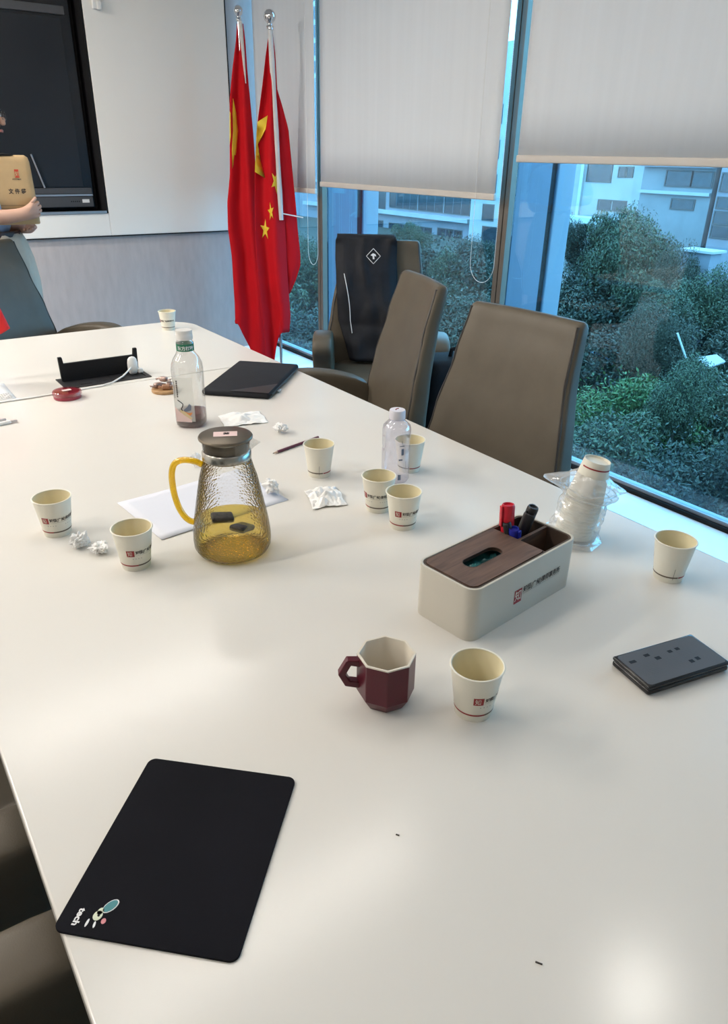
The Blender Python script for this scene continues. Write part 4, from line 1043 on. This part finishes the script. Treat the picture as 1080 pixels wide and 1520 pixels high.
MB().lathe([(.0005, .0115), (.040, .0115), (.040, .0215), (.0005, .022)], 40, cap0=False, cap1=False).build('ink_disc', 'puck', pu)
MB().box((-.014, -.008, .0252), (.014, .008, .0256)).build('sticker', 'pink_label', pu, smooth=0)
co = MB().lathe([(.0005, 0), (.043, 0), (.045, .002), (.045, .009), (.043, .011), (.0005, .011)], 40, cap0=False, cap1=False).build('wooden_coaster', 'coaster'); co.location = (.818, 2.300, TZ); tag(co, 'round bamboo coaster holding wrapped sweets', 'coaster')
def candy(loc, rz, m, label, zz=.011):
    t = empty('wrapped_candy', (loc[0], loc[1], TZ + zz), rz); tag(t, label, 'candy', 'wrapped sweets on the coaster')
    MB().rbox((0, 0, .0085), (.014, .009, .0083), .006).build('sweet', m, t)
    for s in (-1, 1):
        MB().grid(lambda u, v: (s * (.013 + .012 * u), (v - .5) * (.006 + .016 * u), .008 + .003 * math.sin(v * 14) * u), 6, 14).build('twist', m, t, smooth=25, solid=.0004)
    return t
candy((.800, 2.318), .3, 'foil', 'foil wrapped sweet at the left of the coaster'); candy((.836, 2.308), 1.2, 'foil', 'foil wrapped sweet at the right of the coaster')
candy((.815, 2.281), -.5, 'candybrown', 'brown wrapped sweet at the front of the coaster'); candy((.823, 2.322), 2.2, 'foil', 'foil wrapped sweet lying on top of the others', .027)
pr_ = empty('printed_sheet', (.24, 2.575, TZ), .0); tag(pr_, 'white printed sheet cut off at the left picture edge on the far table half', 'paper')
MB().grid(lambda u, v: (-.15 + .30 * u, -.10 + .20 * v, .0006 + .0004 * math.sin(u * 6)), 8, 4).build('sheet', 'paper_sheet' if False else 'tissue', pr_, smooth=180, solid=.0002)
gm = MB()
for r_ in range(5):
    for k in range(16):
        if (r_ * 7 + k * 5) % 6 == 0: continue
        x = .028 + k * .0072; y = -.085 + r_ * .012; gm.add([(x, y, .0016), (x + .005, y, .0016), (x + .005, y + .006, .0016), (x, y + .006, .0016)], [(0, 1, 2, 3)])
gm.build('print', 'grey_print', pr_, smooth=0)
us = empty('cable_plug', (.330, 2.232, TZ), .08); tag(us, 'white cable plug with metal tip at the left picture edge', 'plug')
MB().rbox((-.03, 0, .005), (.024, .006, .0048), .003).build('grip', 'whiteplastic', us); MB().rbox((.002, 0, .005), (.009, .0042, .0024), .0012).build('tip', 'silver', us)
MB().tube([(-.052, 0, .005), (-.09, .01, .003), (-.15, -.005, .003), (-.22, .02, .003), (-.27, .03, .003)], .0022, 8).build('cable', 'whiteplastic', us)
MB().rbox((-.022, .034, .004), (.012, .004, .0035), .002).build('second_plug', 'silver', us)
for p, s, lab in (((.387, .463), .0022, 'tiny dark crumb in the bright streak on the table'), ((.411, .263), .0035, 'tiny dark sliver near the bottom of the table')):
    c = MB().rbox((0, 0, .0006), (s, .0008, .0006), .0004).build('crumb', 'dark_print'); c.location = (*p, TZ); c.rotation_euler = (0, 0, -1.0); tag(c, lab, 'crumb')
# red desk flag, only its corner reaches into the picture
rf = empty('desk_flag', (.30, 2.75, TZ)); tag(rf, 'bright red desk flag whose corner shows at the left picture edge', 'flag')
MB().lathe([(.035, 0), (.035, .008), (.012, .014), (.006, .03)], 24).build('base', 'pole', rf); MB().tube([(0, 0, .02), (0, 0, .30)], .003, 8).build('pole', 'pole', rf)
def rfl(u, v):
    p = (Vector((.003, 0, .295)).lerp(Vector((.118, 0, .300)), u)).lerp(Vector((.003, 0, .095)).lerp(Vector((.156, 0, .166)), u), v)
    return (p.x, -.010 * math.sin(u * 7 + v * 2), p.z)
MB().grid(rfl, 20, 14).build('cloth', 'redpaper', rf, smooth=180, solid=.001)

# ================================================================== PERSON
def skin_mesh(name, verts, edges, radii, mat, parent, root=0, subs=2):
    me = bpy.data.meshes.new(name); me.from_pydata(verts, edges, [])
    o = bpy.data.objects.new(name, me); COL.objects.link(o)
    o.modifiers.new('skin', 'SKIN')
    if not me.skin_vertices:
        pass
    for i, r in enumerate(radii):
        sv = me.skin_vertices[0].data[i]; sv.radius = (r, r) if not isinstance(r, tuple) else r; sv.use_root = (i == root)
    md = o.modifiers.new('sub', 'SUBSURF'); md.levels = subs; md.render_levels = subs
    dg = bpy.context.evaluated_depsgraph_get()
    m2 = bpy.data.meshes.new_from_object(o.evaluated_get(dg)); m2.name = name
    bpy.data.objects.remove(o); bpy.data.meshes.remove(me)
    o = bpy.data.objects.new(name, m2); COL.objects.link(o); m2.materials.clear(); m2.materials.append(M[mat])
    m2.polygons.foreach_set('use_smooth', [True] * len(m2.polygons))
    if parent is not None: o.parent = parent
    return o
PB = Vector((.705, 4.27, 0)); PA = math.radians(-20)
per = empty('person', PB, PA); tag(per, 'person in pale blue shirt and beige skirt hugging a kraft file bag', 'person')
def W2L(x, y, z): p = Matrix.Rotation(-PA, 3, 'Z') @ Vector((x - PB.x, y - PB.y, 0)); return Vector((p.x, p.y, z))
# body is laid out facing +x; y<0 is the side turned to the camera
V_, E_, R_ = [], [], []
def node(p, r, link=None):
    V_.append(tuple(p)); R_.append(r)
    if link is not None: E_.append((link, len(V_) - 1))
    return len(V_) - 1
pel = node((0, 0, .92), (.125, .10)); bel = node((.005, 0, 1.08), (.11, .085), pel); che = node((0, 0, 1.25), (.13, .095), bel); upc = node((-.005, 0, 1.36), (.10, .08), che)
nek = node((.012, 0, 1.44), (.052, .05), upc); nk2 = node((.030, 0, 1.50), (.052, .05), nek)
jaw = node((.062, 0, 1.545), (.066, .070), nk2); hea = node((.070, 0, 1.60), (.080, .088), jaw); cro = node((.058, 0, 1.66), (.076, .084), hea); top = node((.045, 0, 1.70), (.05, .055), cro)
for s in (-1, 1):
    hip = node((0, s * .085, .86), .095, pel); kne = node((.01, s * .085, .48), .058, hip); ank = node((-.01, s * .085, .09), .038, kne); hee = node((.02, s * .088, .045), .036, ank); toe = node((.14, s * .095, .032), .03, hee)
    sh_ = node((-.005, s * .165, 1.355), .055, upc)
    if s < 0:
        el = node(W2L(.685, 3.955, 1.172), .041, sh_); wr_ = node(W2L(.815, 3.945, 1.190), .027, el); pal = node(W2L(.862, 3.955, 1.207), (.028, .02), wr_)
        fdir = W2L(.040 + PB.x, .042 + PB.y, .012); fb_ = [W2L(.874, 3.962, 1.230), W2L(.880, 3.966, 1.213), W2L(.880, 3.966, 1.196), W2L(.874, 3.963, 1.180)]
    else:
        el = node(W2L(.80, 4.42, 1.105), .041, sh_); wr_ = node(W2L(.875, 4.20, 1.105), .027, el); pal = node(W2L(.872, 4.135, 1.115), (.028, .02), wr_)
        fdir = W2L(-.012 + PB.x, -.062 + PB.y, .0); fb_ = [W2L(.890, 4.118, 1.118), W2L(.876, 4.112, 1.112), W2L(.860, 4.112, 1.110), W2L(.846, 4.118, 1.110)]
    for k, fb0 in enumerate(fb_):
        L = (.9, 1.0, .95, .75)[k]
        a = node(fb0, .0095, pal); b_ = node(fb0 + fdir * .45 * L, .0088, a); c_ = node(fb0 + fdir * .8 * L + Vector((-.012, 0, 0)), .0076, b_)
    th = node(Vector(V_[pal]) + Vector((-.006, 0, .03)), .010, pal); node(Vector(V_[pal]) + Vector((.016, fdir.y * .3, .055)), .008, th)
body = skin_mesh('body', V_, E_, R_, 'skin', per, pel)
# face details on the body
MB().rbox((.149, 0, 1.583), (.012, .011, .018), .009).build('nose', 'skin', body)
for s in (-1, 1):
    MB().rbox((.055, s * .088, 1.585), (.016, .008, .028), .007).build('ear', 'skin', body)
    MB().lathe([(.0005, -.010), (.007, -.008), (.0105, 0), (.007, .008), (.0005, .010)], 12, c=(.134, s * .032, 1.608)).build('eye', 'white_print', body)
    MB().lathe([(.0005, -.005), (.004, -.003), (.005, 0), (.004, .003), (.0005, .005)], 10, c=(.1425, s * .032, 1.607)).build('iris', 'black', body)
    MB().tube([(.138, s * .016, 1.630), (.142, s * .034, 1.634), (.134, s * .052, 1.629)], .0028, 6).build('eyebrow', 'hair', body)
MB().rbox((.137, 0, 1.541), (.006, .021, .007), .005).build('mouth', 'lips', body)
gl_ = MB()
for s in (-1, 1):
    gl_.tube([(.158, s * (.034 + .022 * math.cos(a)), 1.606 + .018 * math.sin(a)) for a in [2 * PI * k / 20 for k in range(21)]], .0013, 5)
    gl_.tube([(.158, s * .056, 1.61), (.11, s * .085, 1.612), (.05, s * .092, 1.605)], .0013, 5)
gl_.tube([(.158, -.012, 1.61), (.158, .012, 1.61)], .0013, 5)
gl_.build('glasses', 'darkbar', per)
hr = MB(); rr = []
for z, k, cx in ((1.44, .55, -.03), (1.50, .8, -.02), (1.56, .93, -.005), (1.62, 1.03, .015), (1.67, 1.04, .035), (1.71, .93, .045), (1.745, .6, .045), (1.757, .1, .045)):
    ring = []
    for i in range(32):
        a = 2 * PI * i / 32; x = math.cos(a); fr_ = 1.0
        if z < 1.66 and x > .15: fr_ = .15 + .0 * x
        ring.append((cx + .094 * k * (x * fr_ if x > .15 and z < 1.66 else x), .098 * k * math.sin(a) * (1.0 if not (z < 1.66 and x > .15) else 1.0), z))
    rr.append(ring)
hr.loft(rr).build('hair', 'hair', per, smooth=60)
# shirt: torso shell and sleeves in one skin grown a little larger
V_, E_, R_ = [], [], []
a0 = node((.0, 0, 1.06), (.135, .115)); a1 = node((.003, 0, 1.16), (.138, .11), a0); a2 = node((0, 0, 1.27), (.145, .112), a1); a3 = node((-.005, 0, 1.365), (.108, .092), a2); a4 = node((.006, 0, 1.425), (.066, .062), a3)
for s in (-1, 1):
    s1 = node((-.005, s * .168, 1.36), .068, a3); e = W2L(.685, 3.955, 1.172) if s < 0 else W2L(.80, 4.42, 1.105)
    p = Vector((-.005, s * .168, 1.36)).lerp(Vector(e), .55); s2 = node(p, .060, s1); p = Vector((-.005, s * .168, 1.36)).lerp(Vector(e), .99); s3 = node(p, .060, s2)
skin_mesh('shirt', V_, E_, R_, 'shirt', per, 0)
sk = MB(); rr = []
for z, kx, ky in ((.45, .20, .235), (.55, .195, .23), (.70, .185, .22), (.85, .19, .21), (.96, .178, .195), (1.05, .155, .17), (1.085, .138, .16)):
    rr.append([(kx * math.cos(a) * (1 + .025 * math.sin(a * 11)) + .0, ky * .86 * math.sin(a) * (1 + .025 * math.sin(a * 11)), z) for a in [2 * PI * i / 66 for i in range(66)]])
sk.loft(rr, cap0=False, cap1=False).build('skirt', 'trouser', per, smooth=80, solid=.004)
MB().lathe([(.141, 1.065), (.143, 1.068), (.143, 1.095), (.141, 1.098)], 40, cap0=False, cap1=False).xf(Matrix.Diagonal((.98, 1.02, 1, 1))).build('belt', 'belt', per)
for s in (-1, 1):
    MB().rbox((.055, s * .092, .032), (.125, .046, .031), .028).build('shoe', 'plasticblk', per)
# kraft file bag
fbg = empty('file_bag', (.772, 4.032, 1.140), math.radians(-4)); tag(fbg, 'kraft paper file bag with red seal held in the person\'s arms', 'bag')
def bagring(z, hx, hy): return [(x, y, z) for x, y in rrect(hx, hy, min(hx, hy) * .8, 5)]
MB().loft([bagring(0, .120, .032), bagring(.004, .123, .036), bagring(.15, .122, .040), bagring(.27, .119, .036), bagring(.290, .114, .030), bagring(.300, .10, .018)]).build('bag_body', 'kraft', fbg, smooth=50)
MB().tube([(-.05, -.02, .298), (-.03, -.028, .301), (.01, -.028, .302), (.05, -.02, .299)], [.003, .006, .006, .003], 8).build('opening', 'black', fbg)
yb = -.0405
MB().add([(.042, yb, .205), (.060, yb, .205), (.060, yb, .240), (.042, yb, .240)], [(0, 1, 2, 3)]).build('seal', pm('seal_red', (.55, .05, .02), .6), fbg, smooth=0)
vs_, fs_ = text_geo('知', .018, .0004); MB().add([(.0425 + x, yb - .0004, .212 + y * 1.3) for x, y, _ in vs_], fs_).build('seal_glyph', 'kraft', fbg, smooth=0)
vs_, fs_ = text_geo('知恒律师事务所', .0055, .0002); MB().add([(.028 + x, yb - .0003, .196 + y) for x, y, _ in vs_], fs_).build('firm_line', 'dark_print', fbg, smooth=0)
vs_, fs_ = text_geo('文 件 袋', .0215, .0006); MB().add([(.002 + x * 1.0, yb - .0008, .138 + y * 1.1) for x, y, _ in vs_], fs_).build('lettering', 'dark_print', fbg, smooth=0)
gm = MB()
for k in range(4): gm.add([(-.05, yb - .0008, .085 - k * .014), (.07 - .02 * (k % 2), yb - .0008, .085 - k * .014), (.07 - .02 * (k % 2), yb - .0008, .0865 - k * .014), (-.05, yb - .0008, .0865 - k * .014)], [(0, 1, 2, 3)])
gm.build('fine_print', 'dark_print', fbg, smooth=0)

# ================================================================== OUTSIDE
struct(MB().box((3.2, -60, -7.2), (140, 160, -7.0)).build('ground', 'soil', smooth=0))
KB = 2.0
def bk(X, y, z): return (X * KB, y * KB, 1.47 + (z - 1.47) * KB)
def building(name, X, y0, y1, z0, z1, depth, mat_, label, wins=(), ledges=(), boxes=()):
    o = bk(X, (y0 + y1) / 2, z0); o = (o[0], o[1], -7.0)
    t = empty(name, o); tag(t, label, 'building')
    def L(x, y, z): p = bk(x, y, z); return (p[0] - o[0], p[1] - o[1], p[2] - o[2])
    a = L(X, y0, z0); b_ = L(X, y1, z1); MB().box((0, a[1], 0), (depth, b_[1], b_[2])).build('wall', mat_, t, smooth=0)
    for (wy0, wy1, wz0, wz1) in wins:
        a = L(X, wy0, wz0); b_ = L(X, wy1, wz1)
        f = MB(); e = .09
        f.box((-.06, a[1] - e, a[2] - e), (.02, a[1], b_[2] + e)).box((-.06, b_[1], a[2] - e), (.02, b_[1] + e, b_[2] + e)).box((-.06, a[1], a[2] - e), (.02, b_[1], a[2])).box((-.06, a[1], b_[2]), (.02, b_[1], b_[2] + e))
        w = f.build('window', 'winframe', t, smooth=0)
        n_ = max(1, int((b_[1] - a[1]) / 1.3))
        for k in range(n_):
            q0 = a[1] + (b_[1] - a[1]) * k / n_; q1 = a[1] + (b_[1] - a[1]) * (k + 1) / n_
            MB().box((-.02, q0 + .04, a[2]), (.015, q1 - .04, b_[2])).build('pane', 'winglass', w, smooth=0)
    for (wy0, wy1, wz0, wz1, out, m_) in ledges:
        a = L(X, wy0, wz0); b_ = L(X, wy1, wz1); MB().box((-out, a[1], a[2]), (.05, b_[1], b_[2])).build('ledge', m_, t, smooth=0)
    return t
building('office_building', 30, 32.2, 70, -4, 6, 14, 'concrete_warm', 'lilac grey office building with window bands beyond the middle window',
         wins=[(40.4, 42.3, -1.65, -.70), (37.2, 39.9, -1.5, -.55), (34.8, 37.0, -1.5, -.55), (32.5, 34.6, -1.5, -.55), (35.7, 39.9, -3.3, -2.45), (33.0, 35.1, -2.95, -2.38), (40.6, 42.5, -3.3, -2.4), (43.2, 45.4, -1.5, -.55), (46, 48.4, -1.5, -.55), (43.2, 48.4, -3.3, -2.4), (33.0, 48, .3, 1.3), (33, 48, 2.2, 3.2), (33, 48, 4.1, 5.1)],
         ledges=[(32.2, 50, -1.90, -1.68, .8, 'concrete_white'), (32.2, 50, -.35, -.2, .5, 'concrete_white'), (32.6, 36, -3.25, -3.08, .5, 'concrete_white')])
building('stair_tower', 29.6, 29.4, 32.0, -4, 6.5, 8, 'concrete_white', 'pale narrow tower beside the lilac office building',
         wins=[(30.2, 31.0, -1.6, -.85), (29.8, 30.9, -2.85, -1.95), (30.2, 31.0, -.2, .6), (30.2, 31, 1.4, 2.2), (30.2, 31, 3.0, 3.8)])
building('white_house', 26, 18.3, 23.4, -3, 4.5, 10, 'concrete_white', 'white rendered house with small windows behind the tall tree',
         wins=[(20.2, 21.35, .66, 1.32), (19.56, 19.84, .86, 1.16), (19.22, 19.46, .87, 1.17), (22.2, 23.1, .6, 1.3), (19.3, 20.6, -.36, -.04), (20.2, 21.3, 2.2, 2.9), (19.2, 19.8, 2.2, 2.9)],
         ledges=[(21.5, 21.65, -3, 4.5, .2, 'roofwhite')])
building('grey_block', 24, 14.6, 17.3, -3, 4.2, 9, 'concrete_grey', 'grey concrete block with a row of windows at upper right',
         wins=[(15.42, 16.35, .70, 1.12), (14.66, 15.36, .70, 1.11), (15.15, 15.97, 0.0, .26), (14.8, 16.9, 2.0, 2.6)], ledges=[(14.6, 17.3, .42, .52, .25, 'concrete_white'), (14.6, 17.3, 1.25, 1.42, .4, 'concrete_warm')])
building('side_block', 23.8, 9.5, 14.3, -3, 4.0, 9, 'concrete_warm', 'block with stacked dark windows at the right picture edge',
         wins=[(13.2, 14.2, .12, .40), (13.1, 14.2, -.34, -.02), (13.1, 14.2, -.76, -.44), (13.1, 14.2, .62, 1.1), (11, 12.6, -.34, .4), (11, 12.6, .62, 1.2)])
building('terrace_pavilion', 22, 16.4, 19.5, -3, -1.5, 4, 'concrete_white', 'low pavilion with bright white terrace roofs left of the tall tree',
         ledges=[(16.24, 19.2, -.52, -.34, 1.4, 'roofwhite'), (16.5, 19.2, -1.02, -.88, 1.4, 'roofwhite'), (16.6, 19.2, -1.40, -1.26, 1.6, 'roofwhite'), (17.46, 17.72, -1.4, -.4, .5, 'roofwhite'), (18.6, 18.8, -1.4, -.4, .5, 'roofwhite')])
building('far_tower', 46, 62, 84, -4, 22, 12, 'concrete_white', 'tall pale tower glimpsed in the slit beside the corner blind',
         wins=[(70 + c * 2.1, 71.4 + c * 2.1, 1.2 + r * 1.55, 2.2 + r * 1.55) for c in range(4) for r in range(10)])
# little roof and broken white panel among the shrubs
lr = empty('shed', (19.2, 11.75, -7)); tag(lr, 'small pale shed roof rising from the shrubs at right', 'shed')
MB().box((0, -.42, 0), (.5, .42, 6.25)).build('wall', 'concrete_warm', lr, smooth=0); MB().box((-.1, -.5, 6.25), (.6, .5, 6.31)).build('roof', 'concrete_white', lr, smooth=0)
wp2 = MB().prism([(0, 0), (.60, .05), (.70, .32), (.12, .36)], 0, .03).xf(Matrix.Rotation(.25, 4, 'X')).build('fallen_panel', 'concrete_white', smooth=0); wp2.location = (12.95, 7.2, -2.0); tag(wp2, 'fallen white panel lying in the shrubs at right', 'panel')
wp3 = MB().tube([(0, 0, 0), (-.22, .14, .46)], .018, 8).build('leaning_post', 'roofwhite'); wp3.location = (12.7, 7.55, -1.85); tag(wp3, 'thin white post leaning over the fallen panel', 'post')

def crown_mesh(name, n, R, flat, leaf, mat_, seed, blobs=22):
    rg = np.random.default_rng(seed)
    bc = rg.normal(size=(blobs, 3)); bc /= np.linalg.norm(bc, axis=1)[:, None]; bc *= (rg.random((blobs, 1)) ** .5) * .82 * R; bc[:, 2] *= flat
    br = R * (.20 + .20 * rg.random(blobs)); bc[0] = 0; br[0] = R * .70
    k = rg.integers(0, blobs, n); d_ = rg.normal(size=(n, 3)); d_ /= np.linalg.norm(d_, axis=1)[:, None]
    rad = br[k] * (.66 + .46 * rg.random(n) ** .8)
    c = bc[k] + d_ * rad[:, None] * np.array([1, 1, flat ** .5])
    t = rg.normal(size=(n, 3)) * .9 + d_ * .3; t[:, 2] -= .35; t /= np.linalg.norm(t, axis=1)[:, None]
    nn = d_ + rg.normal(size=(n, 3)) * .6 + np.array([0, 0, .5]); b2 = np.cross(t, nn); b2 /= np.linalg.norm(b2, axis=1)[:, None] + 1e-9
    L = leaf * (.6 + .8 * rg.random(n))[:, None]
    P = np.stack([c - t * L, c + b2 * L * .36, c + t * L, c - b2 * L * .36], 1).reshape(-1, 3)
    me = bpy.data.meshes.new(name); me.vertices.add(4 * n); me.vertices.foreach_set('co', P.astype(np.float32).ravel())
    me.loops.add(4 * n); me.loops.foreach_set('vertex_index', np.arange(4 * n, dtype=np.int32))
    me.polygons.add(n); me.polygons.foreach_set('loop_start', np.arange(0, 4 * n, 4, dtype=np.int32)); me.polygons.foreach_set('loop_total', np.full(n, 4, dtype=np.int32))
    me.update(calc_edges=True); me.validate(); me.materials.append(M[mat_]); return me
CR = {'dark': [crown_mesh('foliage', 24000, 1.0, .85, .026, 'leaf_dark', 1), crown_mesh('foliage', 24000, 1.0, .8, .026, 'leaf_dark', 2)],
      'mid': [crown_mesh('foliage', 24000, 1.0, .85, .027, 'leaf_mid', 3), crown_mesh('foliage', 24000, 1.0, .9, .025, 'leaf_mid', 4)],
      'bright': [crown_mesh('foliage', 20000, 1.0, .7, .030, 'leaf_bright', 5)], 'dry': [crown_mesh('foliage', 20000, 1.0, .85, .024, 'leaf_dry', 6)]}
TRK = MB().tube([(0, 0, -1), (.02, .01, -.3), (-.03, .02, .3), (.05, -.02, .8)], [.07, .055, .04, .015], 8).build('trunk', 'bark').data
bpy.data.objects.remove(bpy.data.objects['trunk'])
LAB = {'dark': 'dark green leafy tree in the thicket outside the window', 'mid': 'mid green leafy tree in the thicket outside the window',
       'bright': 'bright green creeper bush in the thicket outside the window', 'dry': 'dull olive bush in the thicket outside the window'}
def tree(az, r, ztop, R, kind, label=None, sz=1.0):
    x, y = r * math.sin(math.radians(az)), r * math.cos(math.radians(az)); zc = ztop - R * .95 * sz
    t = empty('leafy_tree', (x, y, -7.0)); tag(t, label or LAB[kind], 'tree', None if label else 'trees of the thicket')
    f = bpy.data.objects.new('foliage', random.choice(CR[kind])); COL.objects.link(f); f.parent = t; f.location = (0, 0, zc + 7); f.scale = (R, R, R * sz); f.rotation_euler = (0, 0, random.uniform(0, 6.28)); f['kind'] = 'stuff'
    k = bpy.data.objects.new('trunk', TRK); COL.objects.link(k); k.parent = t; h = zc + 7 + .3 * R; k.location = (0, 0, h / 1.8 - .0); k.scale = (R, R, h / 1.8)
    return t
rnd = random.Random(5)
LAYERS = [(7.0, -2.75, 1.2, 24, 88, 11, ('dark', 'dry')), (9.2, -2.15, 1.35, 24, 86, 8.6, ('dark', 'mid', 'dark')), (11.8, -1.80, 1.5, 24, 84, 7.4, ('mid', 'dark', 'dry')),
          (15.2, -1.85, 1.7, 24, 82, 6.4, ('dark', 'mid')), (18.6, -1.45, 2.0, 24, 80, 6.0, ('dark', 'dry', 'dark')), (23.0, -1.3, 2.3, 22, 80, 5.6, ('mid', 'dark')), (29, -1.4, 3.0, 20, 80, 6.0, ('dark', 'mid'))]
for r, zt_, R, a0, a1, st, kinds in LAYERS:
    a = a0
    while a < a1:
        aa = a + rnd.uniform(-1, 1); kk = rnd.choice(kinds); z = zt_ + rnd.uniform(-.25, .25)
        if r > 22 and aa < 47: z += .75
        if r == 15.2 and 45 < aa < 58: kk = 'bright'
        tree(aa, r + rnd.uniform(-.6, .6), z, R * rnd.uniform(.9, 1.1), kk); a += st
for az_, r_, zt2, R2, kd in ((34.0, 24, -.35, .9, 'mid'), (37.4, 23, -.55, 1.0, 'dark'), (38.6, 25, -.15, .7, 'mid'), (41.6, 22, -.75, 1.0, 'mid'), (43.6, 24, -.5, .9, 'dark'), (30.6, 23, -.3, 1.0, 'mid'), (56.9, 17.5, -1.15, .9, 'dry'), (59.5, 14.0, -1.45, .8, 'mid')):
    tree(az_, r_, zt2, R2, kd, None, 1.3)
tree(54.0, 24.5, .90, 1.4, 'mid', 'tall tree rising highest in front of the white house', 1.55)
tree(55.3, 23.5, .15, 1.6, 'mid', 'broad tree leaning right of the tallest tree outside', 1.2)
tree(52.6, 24.5, -1.0, 1.3, 'dark', 'lower dark tree left of the tallest tree outside', 1.1)
tree(50.3, 25.5, .10, .75, 'dark', 'slim dark tree in front of the white terrace roofs', 1.7)
tree(58.2, 20.3, -.85, 1.1, 'mid', 'rounded green bush right below the small shed roof', 1.0)
tree(60.6, 20.8, -.65, 1.2, 'mid', 'green bush at the right picture edge beside the shed', 1.0)
tree(53.0, 25.5, .30, .8, 'dark', 'small dark tree against the white house wall', 1.7)
tree(57.5, 22.0, -.35, .8, 'dry', 'thin dry bush in front of the grey block', 1.9)
